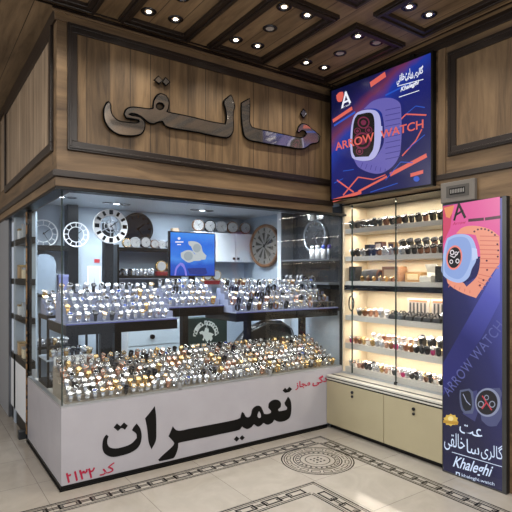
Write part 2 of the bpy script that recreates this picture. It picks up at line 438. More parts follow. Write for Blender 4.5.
# left fascia
struct(MB().box(-.04, ft-.04, ft, 3.0, FZ+.02, CZL).build('wall_left', WOODY))
struct(MB().box(-.0465, -.04, .12, 2.6, 2.49, 3.30).build('wall_left_planks', WOODVY))
mb = MB(); y0, y1 = .055, 2.28
mb.box(-.062, -.04, y0, y1, z1-w, z1); mb.box(-.062, -.04, y0, y1, z0, z0+w); mb.box(-.062, -.04, y0, y0+w, z0+w, z1-w, 1); mb.box(-.062, -.04, y1-w, y1, z0+w, z1-w, 1)
struct(mb.build('trim_9', [DARKWY, DARKWZ], bevel=.003))
mb = MB(); mb.box(-.065, -.04, -.04, 3, 2.235, 2.285); struct(mb.build('trim_10', DARKWY, bevel=.006))
mb = MB(); mb.box(-.05, .03, .03, 3, FZ+.01, 2.235); struct(mb.build('trim_11', WOODY, bevel=.003))
mb = MB(); mb.box(-.055, -.04, -.04, 3, 3.335, CZL); struct(mb.build('trim_12', DARKWY))

# right wall -----------------------------------------------------------
mb = MB(); mb.box(XW, XW+.6, -6.5, -.04, 2.27, CZL); mb.box(XW, XW+.6, -6.5, -1.35, 0, 2.27)
struct(mb.build('wall_right', WOODY))
mb = MB(); y0, y1, z0, z1, w = -2.6, -1.36, 2.475, 3.29, .07
mb.box(XW-.022, XW, y0, y1, z1-w, z1); mb.box(XW-.022, XW, y0, y1, z0, z0+w); mb.box(XW-.022, XW, y1-w, y1, z0+w, z1-w, 1); mb.box(XW-.022, XW, y0, y0+w, z0+w, z1-w, 1)
mb.box(XW-.03, XW-.022, y0, y1-.012, z1-.028, z1-.012); mb.box(XW-.03, XW-.022, y0, y1-.012, z0+.012, z0+.028); mb.box(XW-.03, XW-.022, y1-.028, y1-.012, z0+.028, z1-.028, 1)
struct(mb.build('trim_13', [DARKWY, DARKWZ], bevel=.003))
struct(MB().box(XW-.0065, XW, y0+w, y1-w, z0+w, z1-w).build('wall_right_planks', wood('oak sheet right', '423325', '846c50', 2)))
mb = MB(); mb.box(XW-.02, XW, -6, -1.25, 2.30, 2.345); mb.box(XW-.015, XW, -6, -.06, 3.345, CZL); mb.box(XW-.03, XW, -6, -.06, 3.385, CZL)
struct(mb.build('trim_14', DARKWY, bevel=.003))
mb = MB(); mb.box(XW-.012, XW, -1.335, -1.27, 2.345, 3.345); struct(mb.build('trim_15', WOODZ))

# inside of the shop -----------------------------------------------------
XI = 2.85; YB = 1.95; IC = 2.30
SHOPC = mat('shop ceiling', 'd5dae0', .35)
struct(MB().box(.12, XI+.05, ft, YB+.1, IC, IC+.05).build('ceiling_shop', SHOPC))
struct(MB().box(.0, XI+.05, YB, YB+.1, 0, IC).build('wall_back', WHITEB))
struct(MB().box(XI, XI+.1, .0, YB, 0, IC).build('wall_shop_right', WHITEB))
struct(MB().box(-.02, .0, 2.27, 3.0, 0, FZ).build('wall_left_end', mat('grey wall', '8e9298', .5)))

# ================================================================== COUNTER
counter = thing('display_counter', (1.28, .3, 0), 'long glass fronted shop counter with black lettering on its pale grey base', 'display counter')
fp = MB().box(0, XG, 0, .02, .036, ZC).build('front_panel', PANEL, counter)
MB().box(0, .02, .02, 1.27, .036, ZC).build('side_panel', PANEL, counter)
mb = MB(); mb.box(.008, L+.02, .008, .03, 0, .036); mb.box(.008, .03, .03, 1.28, 0, .036); mb.box(-.012, L, -.012, 0, .0, .012); mb.box(-.012, .0, 0, 1.28, 0, .012)
mb.box(-.004, L, -.004, .008, .0, .034); mb.box(-.004, .008, .008, 1.28, .0, .034)
MB.build(mb, 'plinth', PLINTH, counter)
MB().box(.02, XG, .02, .62, ZC-.03, ZC-.002).build('deck', mat('deck white', 'd8d6d2', .4), counter)
MB().box(.02, .5, .62, 1.2, ZC-.03, ZC-.002).build('deck', MATS['deck white'], counter)
mb = MB(); mb.box(0, XG, .0, .035, ZC, ZC+.014); mb.box(0, .03, .035, 1.25, ZC, ZC+.014)
mb.build('edge_strip', ALU, counter)
GT = FZ-.012
for x0, x1 in ((.006, .93), (.934, 1.86), (1.864, 2.775)):
    MB().box(x0, x1, .008, .016, ZC+.014, GT).build('glass_pane', GLASS, counter)
MB().box(.006, .014, .018, 1.24, ZC+.014, GT).build('glass_pane', GLASSS, counter)
MB().box(.003, .011, .004, .016, ZC+.014, GT).build('corner_joint', GLASSE, counter)
for x in (.932, 1.862):
    mb = MB(); mb.box(x-.014, x+.014, .0, .0195, ZC+.004, ZC+.06); mb.build('glass_clip', ALU, counter, bevel=.002)
MB().box(2.772, 2.784, 0, .03, ZC, 2.30).build('end_post', mat('dark steel post', '34383c', .35, .6), counter)

# black lettering on the counter -----------------------------------------
cA, kA = (60, 400), 3.938; cC, cD, k6 = (150, 400), (220, 370), 6.4
te = polys(FRONT, cA, kA, [[(182, 136), (172, 150), (167, 170), (168, 195), (178, 213), (205, 224), (240, 219), (280, 206), (310, 183), (321, 150), (317, 115), (302, 92), (290, 106), (283, 119), (300, 133), (302, 150), (280, 172), (240, 187), (208, 190), (190, 180), (186, 160), (191, 142)],
    [(224, 92), (243, 107), (228, 122), (211, 108)], [(252, 88), (267, 101), (255, 117), (238, 103)],
    [(373, 24), (378, 60), (379, 120), (377, 160), (360, 194), (349, 165), (344, 120), (339, 90), (335, 72), (355, 48)]])
c2 = [(145, 168), (165, 190), (190, 196), (250, 184), (350, 165), (440, 148)]
c3 = [(64, 326), (110, 315), (130, 306), (133, 290), (140, 268), (152, 275), (165, 298), (182, 302), (196, 290), (205, 255), (220, 236), (245, 228), (262, 236), (272, 255), (282, 280), (302, 282), (325, 274), (327, 262), (309, 242), (312, 215), (330, 196), (355, 189), (378, 196), (390, 214), (388, 237), (371, 252), (376, 264), (402, 260), (426, 254), (430, 240), (417, 226), (412, 210), (424, 190), (435, 170), (449, 190), (456, 220), (455, 270), (446, 302), (423, 322), (390, 331), (365, 328), (347, 318), (333, 338), (303, 350), (278, 338), (262, 354), (240, 362), (217, 346), (200, 366), (175, 377), (152, 370), (141, 361), (125, 381), (64, 397)]
c4 = [(440, 220), (400, 229), (200, 270), (180, 275), (178, 310), (160, 360), (148, 372), (60, 392), (52, 382), (90, 345), (130, 310), (152, 285), (153, 272), (118, 232), (130, 205)]
main = [FRONT.uv(cC[0]+x/k6, cC[1]+y/k6) for x, y in c2]+[FRONT.uv(cD[0]+x/k6, cD[1]+y/k6) for x, y in c3]+[FRONT.uv(cC[0]+x/k6, cC[1]+y/k6) for x, y in c4]
te.append(smooth_poly(main))
te += polys(FRONT, cD, k6, [[(250, 262), (261, 285), (262, 303), (250, 308), (240, 298), (241, 280)]])
for cx, cy, r in ((416, 130, 16), (444, 124, 17), (106, 441, 18), (141, 434, 17)):
    te += polys(FRONT, cD, k6, [[(cx, cy-r), (cx+r, cy-2), (cx, cy+r), (cx-r, cy+2)]], smooth=False)
lay(curve_mesh(te, .0008), 'lettering', FRONT, .0012, BLACK, fp)
fa = lambda s: s[::-1]
u = FRONT.uv
cN = lambda x, y: FRONT.uv(60+x/7.877, 455+y/7.877)
for dg in ([[(53, 142), (57, 160), (72, 166), (84, 150)], [(53, 144), (71, 217)]], [[(117, 128), (134, 202)]], [[(155, 118), (162, 143), (178, 143), (185, 124)], [(184, 124), (192, 141), (207, 136), (211, 110)], [(157, 120), (177, 192)]], [[(227, 106), (236, 130), (257, 126), (271, 98)], [(228, 110), (247, 180)]]):
    lay(join_meshes([curve_mesh([[Vector(p) for p in stroke(cN(*l[k]), cN(*l[k+1]), .0135)]]) for l in dg for k in range(len(l)-1)]), 'code_digit', FRONT, .0016, RED, fp)
lay(fit_text(fa('\uFEDB\uFEAA'), FRONT, u(99.3, 476.3), u(114.6, 471.2), u(99.3, 466.8), offset=.012), 'code_word', FRONT, .0016, RED, fp)
me = join_meshes([fit_text(fa('\uFEE3\uFEA0\uFE8E\uFEAF'), FRONT, u(295.2, 390.5), u(310.2, 387.2), u(295.2, 382), offset=.03),
                  fit_text('\uFBFD\uFB94\uFEAA', FRONT, u(312.2, 387), u(328.5, 383), u(312.2, 377.5), offset=.03)])
lay(me, 'dealer_lettering', FRONT, .0016, RED, fp)

# corner foot and gilded post at the left end
ft_ = MB().box(-.06, .02, 1.36, 1.44, 0, .075).build('floor_stop', mat('dark grey steel', '3c3f43', .4, .6), bevel=.004)
tag(ft_, 'small dark steel stop block on the floor at the far end of the counter side', 'stop block')
post = thing('gilded_post', (.02, 1.3, 0), 'slim dark post with gold flecked facing at far end of the counter side', 'post')
MB().box(.0, .04, 1.29, 1.34, 0, FZ-.012).build('shaft', BLACKG, post)
def fleck():
    m = bpy.data.materials.new('gold flecks'); m.use_nodes = True; nt = m.node_tree; N, K = nt.nodes, nt.links; b = N['Principled BSDF']
    tc = N.new('ShaderNodeTexCoord'); n = N.new('ShaderNodeTexVoronoi'); n.inputs['Scale'].default_value = 40; K.new(tc.outputs['Object'], n.inputs['Vector'])
    r = N.new('ShaderNodeValToRGB'); e = r.color_ramp.elements; e[0].position = .25; e[0].color = lin('0e0b08'); e[1].position = .6; e[1].color = lin('b98c58'); K.new(n.outputs['Color'], r.inputs['Fac'])
    K.new(r.outputs['Color'], b.inputs['Base Color']); b.inputs['Roughness'].default_value = .3; b.inputs['Metallic'].default_value = .6
    return m
MB().box(-.006, .0, 1.295, 1.335, .06, FZ-.03).build('facing', fleck(), post)

# ================================================================== LIGHT BOX, SCREEN, SIGN
def arabic(words): return [fa(w) for w in words]
KHALEGHI = fa('\uFEA7\uFE8E\uFEDF\uFED8\uFBFD'); SAAT = fa('\uFEB3\uFE8E\uFECB\uFE96'); GALERI = fa('\uFB94\uFE8E\uFEDF\uFEAE\uFBFC')

# mirror letters of the shop sign
sign = thing('shop_sign', (1.3, -.06, 2.7), 'mirror finished calligraphic letters fixed across the wooden fascia', 'sign')
SA, SB, kS = (96, 60), (210, 60), 4.267
SP = Plane((0, -.068, 0), (1, 0, 0), (0, 0, 1))
qa = lambda l: [SP.uv(SA[0]+x/kS, SA[1]+y/kS) for x, y in l]
qb = lambda l: [SP.uv(SB[0]+x/kS, SB[1]+y/kS) for x, y in l]
lq = qa([(52, 180), (60, 188), (62, 215), (71, 240), (95, 260), (130, 267), (160, 270), (178, 268), (185, 261), (176, 255), (150, 251), (128, 247), (120, 231), (128, 213), (150, 203), (185, 205), (225, 210), (243, 208), (245, 180), (256, 158), (275, 145), (298, 153), (310, 180), (306, 208), (300, 222), (325, 228), (400, 243)])
lq += qb([(0, 264), (64, 275), (70, 250), (66, 210), (60, 190), (58, 175), (88, 150), (98, 175), (104, 203), (98, 215), (98, 290), (92, 315), (75, 330), (55, 330), (0, 320)])
lq += qa([(430, 308), (320, 290), (295, 280), (283, 262), (262, 265), (245, 272), (225, 268), (203, 250), (182, 236), (155, 228), (138, 233), (150, 238), (185, 245), (205, 265), (206, 290), (195, 312), (170, 322), (130, 323), (90, 315), (55, 290), (38, 262), (33, 235), (35, 205), (45, 185)])
hole = [Vector(p) for p in qa(ell(272, 198, 17, 15))]
RIM = mat('black letter edge', '050505', .8, spec=.05)
def letter(splines, name='letter'):
    o = lay(curve_mesh(splines, .008), name, SP, .0, CHROME, sign)
    cu = bpy.data.curves.new('tmp', 'CURVE'); cu.dimensions = '3D'; cu.bevel_depth = .0075; cu.bevel_resolution = 2
    for sp_ in splines:
        q_ = cu.splines.new('POLY'); q_.points.add(len(sp_)-1); q_.use_cyclic_u = True
        for p_, v_ in zip(q_.points, sp_): p_.co = (v_[0], v_[1], 0, 1)
    e = lay(_to_mesh(cu), 'letter_edge', SP, .002, RIM, o)
    return o
letter([smooth_poly(lq), hole])
letter([smooth_poly(qb([(168, 165), (168, 230), (168, 268), (178, 288), (205, 296), (260, 307), (330, 322), (360, 330), (385, 333), (403, 326), (411, 316), (405, 305), (391, 300), (378, 310), (372, 305), (378, 285), (395, 272), (415, 280), (440, 300), (468, 325), (460, 350), (430, 358), (405, 375), (375, 378), (330, 370), (260, 360), (205, 350), (180, 345), (160, 338), (145, 322), (138, 290), (133, 240), (133, 185)]))])
letter([[Vector(p) for p in qb([(398, 210), (411, 230), (398, 247), (385, 228)])]], 'dot')
letter([[Vector(p) for p in qa([(265, 70), (282, 88), (268, 103), (249, 86)])]], 'dot')
letter([[Vector(p) for p in qa([(296, 76), (313, 95), (297, 110), (282, 93)])]], 'dot')

# the big screen -----------------------------------------------------------
SL, SR = Vector((2.47, -.17, 2.275)), Vector((2.548, -1.235, 2.275)); SH = 1.055
SCR = Plane(SL, SR-SL, (0, 0, 1)); SWD = (SR-SL).length
scr = thing('advert_screen', SL+(SR-SL)/2, 'large framed advert screen showing a violet smartwatch, high in the corner', 'screen')
mb = MB(); B = lambda a0, a1, b0, b1, h0, h1, mi=0: mb.add([SCR.w(a, b, h) for h in (h0, h1) for b in (b0, b1) for a in (a0, a1)], [(0, 2, 3, 1), (4, 5, 7, 6), (0, 1, 5, 4), (2, 6, 7, 3), (0, 4, 6, 2), (1, 3, 7, 5)], mi)
B(-.015, SWD+.015, -.015, SH+.015, -.05, -.003); B(-.015, 0, -.015, SH+.015, -.003, .006); B(SWD, SWD+.015, -.015, SH+.015, -.003, .006); B(0, SWD, -.015, 0, -.003, .006); B(0, SWD, SH, SH+.015, -.003, .006)
mb.build('casing', BLACK, scr)
mb = MB(); B(SWD*.3, SWD*.34, SH+.015, SH+.06, -.04, -.02); B(SWD*.8, SWD*.84, SH+.015, SH+.06, -.04, -.02); B(.1, SWD-.1, .2, .8, -.07, -.05)
mb.build('bracket', BLACK, scr)
ax_ = SCR.ex*.62+SCR.ey*.78
mb = MB(); mb.add([SCR.w(0, 0), SCR.w(SWD, 0), SCR.w(SWD, SH), SCR.w(0, SH)], [(0, 1, 2, 3)])
face = mb.build('display_face', grad_emis('screen wash', [(0, '0a0f4a'), (.45, '0b1152'), (.7, '101a6e'), (.80, '16359c'), (.86, '6a2b52'), (.92, '201a55'), (1, '0a0f3d')], .95, tuple(-SCR.ex*.5+SCR.ey*.87), -.62, 1.0, .12, 3), scr)
cS, kSc = (325, 50), 3.304
def scr_poly(lists, name, m, h, smooth=True, parent=face): return lay(curve_mesh(polys(SCR, cS, kSc, lists, smooth)), name, SCR, h, m, parent)
sp = lambda x, y: SCR.uv(cS[0]+x/kSc, cS[1]+y/kSc)
CORAL = emis('coral print', 'e2665a', .92); LAV = emis('lavender print', '6a63b4', .9); LAVL = emis('pale lavender print', 'b9b8ea', .9); INK = emis('ink print', '0a080c', .6)
WHT = emis('white print', 'f2f4ff', .95); MAG = emis('wine print', '7a2348', .8); BLU = emis('blue print', '2456c8', .9); LAVD = emis('dark lavender print', '3f3a86', .9)
lines = [stroke(sp(26, 235), sp(90, 192), .035), stroke(sp(26, 498), sp(120, 470), .03), stroke(sp(110, 468), sp(205, 418), .02), stroke(sp(215, 412), sp(336, 348), .035), stroke(sp(150, 115), sp(200, 80), .05),
         stroke(sp(40, 430), sp(95, 470), .014), stroke(sp(60, 480), sp(110, 420), .014), stroke(sp(110, 420), sp(160, 428), .01), stroke(sp(160, 428), sp(200, 412), .01), stroke(sp(255, 350), sp(300, 300), .012), stroke(sp(300, 300), sp(320, 262), .012), stroke(sp(245, 235), sp(268, 212), .012), stroke(sp(268, 212), sp(335, 215), .012)]
for i, l in enumerate(lines): lines[i] = [Vector(p) for p in l]
for l in lines: lay(curve_mesh([l]), 'coral_streak', SCR, .0008, CORAL, face)
lines = [stroke(sp(30, 250), sp(100, 205), .02), stroke(sp(200, 150), sp(290, 105), .014), stroke(sp(60, 400), sp(95, 395), .007), stroke(sp(200, 430), sp(250, 370), .007), stroke(sp(250, 370), sp(290, 372), .007), stroke(sp(30, 440), sp(60, 425), .007), stroke(sp(270, 210), sp(300, 185), .007), stroke(sp(300, 185), sp(330, 190), .007), stroke(sp(270, 330), sp(330, 280), .007), stroke(sp(150, 470), sp(240, 440), .007)]
for l in lines: lay(curve_mesh([[Vector(p) for p in l]]), 'blue_streak', SCR, .0010, BLU, face)
scr_poly([[(128, 195), (160, 168), (210, 158), (245, 172), (252, 200), (250, 330), (232, 375), (195, 404), (160, 408), (112, 388), (95, 360), (150, 366), (178, 340), (195, 300), (190, 215), (170, 195)]], 'watch_strap', LAV, .0014)
gr = []
for k in range(10):
    y = 195+k*18; gr.append([Vector(p) for p in stroke(sp(200, y+4), sp(249, y-6), .006)])
for k in range(6):
    gr.append([Vector(p) for p in stroke(sp(125+k*15, 372+k*4), sp(118+k*16, 390+k*3), .006)])
for g in gr: lay(curve_mesh([g]), 'strap_groove', SCR, .0017, LAVD, face)
scr_poly([[(110, 205), (160, 198), (180, 215), (186, 260), (182, 320), (165, 355), (140, 366), (100, 362), (88, 350), (84, 300), (92, 230)]], 'watch_case', LAVL, .0020)
scr_poly([[(180, 250), (190, 252), (190, 285), (181, 285)]], 'watch_crown', LAVL, .0022)
wf = scr_poly([[(108, 214), (150, 207), (162, 222), (164, 270), (160, 325), (145, 352), (100, 354), (92, 335), (92, 270), (98, 230)]], 'watch_display', INK, .0024)
rings = []
for cx, cy, r in ((128, 240, 20), (124, 300, 28), (145, 265, 12), (115, 335, 12), (108, 268, 11)):
    rings.append(curve_mesh([[Vector(sp(*p)) for p in ell(cx, cy, r, r)], [Vector(sp(*p)) for p in ell(cx, cy, r*.78, r*.78)]])); rings.append(curve_mesh([[Vector(sp(*p)) for p in ell(cx, cy, r*.45, r*.45)]]))
lay(join_meshes(rings), 'watch_gauge', SCR, .0027, MAG, face)
lay(fit_text('ARROW', SCR, sp(36, 333), sp(164, 300), sp(34, 307), offset=.015), 'lettering', SCR, .0030, CORAL, face)
lay(fit_text('WATCH', SCR, sp(184, 294), sp(326, 258), sp(184, 267), offset=.015), 'lettering', SCR, .0030, CORAL, face)
lay(join_meshes([curve_mesh([[Vector(p) for p in s_]]) for s_ in (stroke(sp(57, 192), sp(70, 138), .022), stroke(sp(68, 138), sp(84, 176), .022), stroke(sp(58, 176), sp(80, 166), .018))]), 'logo_letter', SCR, .0032, WHT, face)
scr_poly([[(38, 150), (48, 140), (60, 138), (62, 150), (56, 170), (46, 172), (40, 165)]], 'logo_splash', CORAL, .0030)
lay(fit_text('Arrow', SCR, sp(54, 195), sp(84, 182), sp(54, 188)), 'lettering', SCR, .0032, WHT, face)
me = join_meshes([fit_text(KHALEGHI, SCR, sp(238, 118), sp(264, 104), sp(238, 86), offset=.03), fit_text(SAAT, SCR, sp(266, 104), sp(292, 94), sp(264, 68), offset=.03), fit_text(GALERI, SCR, sp(294, 98), sp(325, 82), sp(294, 66), offset=.03),
                  fit_text('Khaleghi', SCR, sp(250, 143), sp(312, 117), sp(250, 124), offset=.03, shear=.3), curve_mesh([[Vector(p) for p in stroke(sp(240, 120), sp(326, 97), .006)]]), curve_mesh([[Vector(p) for p in stroke(sp(245, 156), sp(312, 134), .006)]])])
lay(me, 'shop_lettering', SCR, .0032, WHT, face)
scr_poly([[(283, 408), (325, 396), (325, 408), (283, 420)]], 'price_badge', CORAL, .0030, False)
scr_poly([ell(303, 426, 10, 9)], 'badge_seal', BLU, .0030)

# grey box and lightbox poster ------------------------------------------------
PP = Plane((2.555, -1.334, 0), (0, -1, 0), (0, 0, 1)); PW = .478; PH = 2.09
bx = thing('vent_box', (2.6, -1.46, 2.105), 'grey metal box with a dark slotted grille, on top of the advertising lightbox', 'box')
MB().box(2.56, 2.598, -1.60, -1.312, 2.107, 2.268).build('housing', mat('grey housing', '6f6a64', .5), bx, bevel=.006)
mb = MB(); mb.box(2.556, 2.562, -1.555, -1.365, 2.145, 2.235); mb.build('recess', mat('recess grey', '4a4743', .5), bx)
mb = MB(); mb.box(2.553, 2.557, -1.525, -1.395, 2.165, 2.215); mb.build('grille', BLACK, bx)
mb = MB()
for k in range(9): mb.box(2.551, 2.553, -1.518+k*.0135, -1.511+k*.0135, 2.175, 2.205)
mb.build('slat', mat('slat grey', '8c8a86', .4), bx)
pst = thing('advert_lightbox', (2.58, -1.574, 0), 'tall lit advertising lightbox with a coral strapped smartwatch, standing beside the glass cabinet', 'lightbox')
MB().box(2.562, 2.598, -1.334-PW-.03, -1.334, .001, PH+.012).build('case', mat('lightbox side', '2a2b2e', .4, .5), pst)
mb = MB(); mb.box(2.552, 2.565, -1.334-PW-.03, -1.334-PW, 0, PH+.012); mb.box(2.552, 2.565, -1.334-PW, -1.3385, 0, .012); mb.box(2.552, 2.565, -1.3385, -1.334, .001, PH+.012)
mb.build('edge_frame', mat('lightbox frame', '4a4b4c', .35, .6), pst)
pu = lambda x, y, c=(438, 195), k=4.873: PP.uv(c[0]+x/k, c[1]+y/k)
mb = MB(); mb.add([PP.w(0, .012), PP.w(PW, .012), PP.w(PW, PH), PP.w(0, PH)], [(0, 1, 2, 3)])
pf = mb.build('poster_sheet', grad_emis('poster wash', [(0, '12133a'), (.3, '25275f'), (.6, '5054aa'), (.85, '3a3d90'), (1, '20225e')], .95, tuple(PP.ex*.82+PP.ey*.35), -.85+1.0, 1.1), pst)
EP = lambda c, s=.95: emis('poster '+c, c, s)
def pp(lists, name, m, h, smooth=True, c=(438, 195), k=4.873, sub=None): return lay(curve_mesh(polys(PP, c, k, lists, smooth)), name, PP, h, m, pf)
lay(curve_mesh([[Vector(p) for p in (pu(24, 55), pu(302, 8), pu(302, 330), pu(190, 400), pu(100, 300), pu(24, 340))]]), 'pink_field', PP, .0006, EP('e0579a'), pf)
lay(curve_mesh([[Vector(p) for p in (pu(24, 55), pu(75, 46), pu(60, 160), pu(24, 240))]]), 'red_field', PP, .0008, EP('cf4668'), pf)
lay(curve_mesh([[Vector(p) for p in (pu(302, 330), pu(302, 520), pu(210, 700), pu(24, 980), pu(24, 820))]]), 'blue_band', PP, .0007, grad_emis('band wash', [(0, '23256a'), (.45, '5458b4'), (1, '949cf0')], .95, tuple(PP.ex*.5+PP.ey*.87), .9, 1.75), pf)
pp([[(150, 420), (24, 470), (24, 340), (100, 300), (215, 300), (210, 340), (195, 395)]], 'shadow_field', EP('1b1c58'), .0009, False)
pp([[(88, 188), (118, 160), (160, 150), (215, 155), (262, 172), (300, 202), (300, 335), (288, 350), (240, 420), (186, 502), (130, 482), (90, 462), (50, 432), (42, 405), (80, 420), (120, 425), (140, 447), (190, 395), (206, 320), (203, 255), (184, 195), (150, 190)]], 'watch_strap', EP('ef9a80'), .0014)
for g in ([curve_mesh([[Vector(p) for p in stroke(pu(204, 200+i*22), pu(298, 196+i*22+6), .007)]]) for i in range(8)]+[curve_mesh([[Vector(p) for p in stroke(pu(60+i*24, 432+i*8), pu(52+i*26, 450+i*7), .006)]]) for i in range(5)]+[curve_mesh([[Vector(p) for p in stroke(pu(195, 385+i*18), pu(262-i*14, 400+i*20), .006)]]) for i in range(4)]): lay(g, 'strap_groove', PP, .0017, EP('d67a68'), pf)
for x, y in ((178, 178), (195, 168), (212, 165), (230, 167), (247, 172), (263, 182), (278, 195), (290, 240), (294, 270), (292, 300), (238, 320), (240, 365), (222, 415), (205, 440)): lay(curve_mesh([[Vector(pu(*q)) for q in ell(x, y, 5, 5, n=10)]]), 'strap_hole', PP, .0018, EP('5b2c40'), pf)
pp([[(46, 210), (85, 193), (140, 193), (170, 215), (188, 268), (186, 320), (166, 360), (150, 402), (115, 426), (70, 421), (30, 396), (18, 370), (21, 330), (33, 250)]], 'watch_case', EP('a9bfee'), .0021)
pp([[(52, 222), (85, 206), (130, 206), (152, 225), (164, 270), (158, 325), (135, 380), (108, 408), (72, 404), (42, 384), (32, 360), (36, 320), (44, 255)]], 'watch_bezel', EP('8fa8e0'), .0023)
pp([[(166, 258), (190, 262), (195, 308), (168, 320)]], 'watch_crown', EP('c4d2f6'), .0024)
pp([ell(80, 305, 39, 60, .12)], 'dial_ring', EP('f08a80'), .0025); pp([ell(80, 305, 32, 51, .12)], 'watch_dial', EP('120f16'), .0027)
lay(join_meshes([curve_mesh([[Vector(p) for p in [pu(*q) for q in ell(x, y, r, r*1.2, n=14)]], [Vector(p) for p in [pu(*q) for q in ell(x, y, r*.6, r*.72, n=14)]]]) for x, y, r in ((70, 280, 11), (96, 322, 10), (66, 325, 9), (90, 285, 8))]+[curve_mesh([[Vector(p) for p in stroke(pu(80, 305), pu(104, 275), .006)]]), curve_mesh([[Vector(p) for p in stroke(pu(80, 305), pu(60, 295), .006)]])]), 'dial_gauge', PP, .0029, EP('e9dfe6'), pf)
pl = lambda x, y: pu(x, y, (438, 195), 7.314)
lay(join_meshes([curve_mesh([[Vector(p) for p in s_]]) for s_ in (stroke(pl(118, 188), pl(155, 62), .018), stroke(pl(150, 62), pl(200, 168), .02), stroke(pl(122, 152), pl(186, 112), .016))]), 'logo_letter', PP, .0012, INK, pf)
lay(curve_mesh([[Vector(p) for p in (pl(45, 95), pl(120, 75), pl(105, 130), pl(85, 170), pl(60, 160))]]), 'logo_splash', PP, .0010, EP('e8925e'), pf)
lay(fit_text('Arrow', PP, pl(108, 222), pl(205, 208), pl(106, 200), shear=.3), 'logo_name', PP, .0012, EP('b3204a'), pf)
lay(join_meshes([curve_mesh([[Vector(p) for p in stroke(pl(222, 186), pl(336, 176), .022)]]), curve_mesh([[Vector(p) for p in stroke(pl(344, 176), pl(460, 160), .022)]])]), 'caption_bar', PP, .0012, EP('45102c'), pf)
# lower half of the sheet
pm = lambda x, y: pu(x, y, (438, 380), 4.457)
a_, b_ = PP.uv(449, 397), PP.uv(505, 327)
dirv = (Vector(b_)-Vector(a_)); nv = Vector((-dirv.y, dirv.x)).normalized()*.075
lay(fit_text('ARROW WATCH', PP, a_, b_, Vector(a_)+nv, spacing=1.1), 'sheet_lettering', PP, .0012, EP('6267ad', .75), pf)
def q4(l, name, m, h, smooth=True): return lay(curve_mesh([smooth_poly([pm(*p) for p in l_]) for l_ in l]), name, PP, h, m, pf)
q4([[(150, 55), (175, 45), (180, 130), (165, 185), (110, 150), (120, 130)]], 'small_strap', EP('3a3d6e'), .0012)
q4([[(98, 45), (140, 38), (156, 52), (162, 120), (155, 150), (120, 150), (104, 130), (96, 80)]], 'small_case', EP('565d7c'), .0014)
q4([[(103, 54), (136, 47), (146, 60), (152, 115), (146, 135), (122, 138), (111, 122), (104, 85)]], 'small_display', EP('141824'), .0016)
lay(join_meshes([curve_mesh([[Vector(p) for p in stroke(pm(128, 95), pm(112, 62), .006)]]), curve_mesh([[Vector(p) for p in stroke(pm(128, 95), pm(145, 112), .006)]])]), 'small_hand', PP, .0018, EP('aeb6d8'), pf)
q4([[(225, 38), (275, 35), (285, 60), (280, 90), (285, 160), (262, 205), (225, 205), (195, 180), (190, 150), (215, 160)]], 'round_strap', EP('4b5078'), .0013)
q4([ell(222, 100, 56, 64)], 'round_case', EP('8a90ac'), .0015); q4([ell(219, 100, 47, 55)], 'round_dial', EP('15131c'), .0017)
lay(join_meshes([curve_mesh([[Vector(pm(*q)) for q in ell(x, y, r, r*1.1, n=16)], [Vector(pm(*q)) for q in ell(x, y, r*.7, r*.77, n=16)]]) for x, y, r in ((192, 108, 14), (242, 108, 14), (217, 78, 11))]), 'round_gauge', PP, .0019, EP('9095a8'), pf)
for q in ((198, 70), (240, 134), (196, 128)): lay(curve_mesh([[Vector(p) for p in stroke(pm(217, 100), pm(*q), .010)]]), 'round_hand', PP, .0021, EP('c03a48'), pf)
q4([[(57+(34 if i % 2 else 28)*math.cos(2*PI*i/20), 178+(28 if i % 2 else 23)*math.sin(2*PI*i/20)) for i in range(20)]], 'gold_badge', EP('d8b352'), .0012)
q4([[(24, 178), (92, 186), (88, 200), (22, 190)]], 'badge_ribbon', EP('b98d33'), .0014); q4([ell(57, 172, 12, 11)], 'badge_seal', EP('f0da92'), .0014)
SKY = EP('d4e4ff')
me = join_meshes([fit_text(KHALEGHI, PP, pm(28, 308), pm(120, 332), pm(28, 226)), fit_text(fa('\uFECB\uFE96'), PP, pm(96, 234), pm(198, 260), pm(96, 192)), fit_text(fa('\uFEB3\uFE8E'), PP, pm(128, 322), pm(184, 338), pm(128, 262)), fit_text(GALERI, PP, pm(192, 350), pm(290, 374), pm(192, 272))])
lay(me, 'shop_lettering', PP, .0012, SKY, pf)
lay(join_meshes([curve_mesh([[Vector(p) for p in stroke(pm(62, 321), pm(290, 388), .005)]]), fit_text('Khaleghi', PP, pm(66, 400), pm(244, 452), pm(68, 336), offset=.012, shear=.45)]), 'name_lettering', PP, .0012, SKY, pf)
lay(join_meshes([fit_text('khaleghi.watch', PP, pm(106, 434), pm(252, 476), pm(106, 416)), curve_mesh([smooth_poly([pm(80, 408), pm(98, 413), pm(98, 433), pm(80, 428)]), smooth_poly([pm(84, 414), pm(94, 417), pm(94, 428), pm(84, 424)])])]), 'handle_lettering', PP, .0012, SKY, pf)

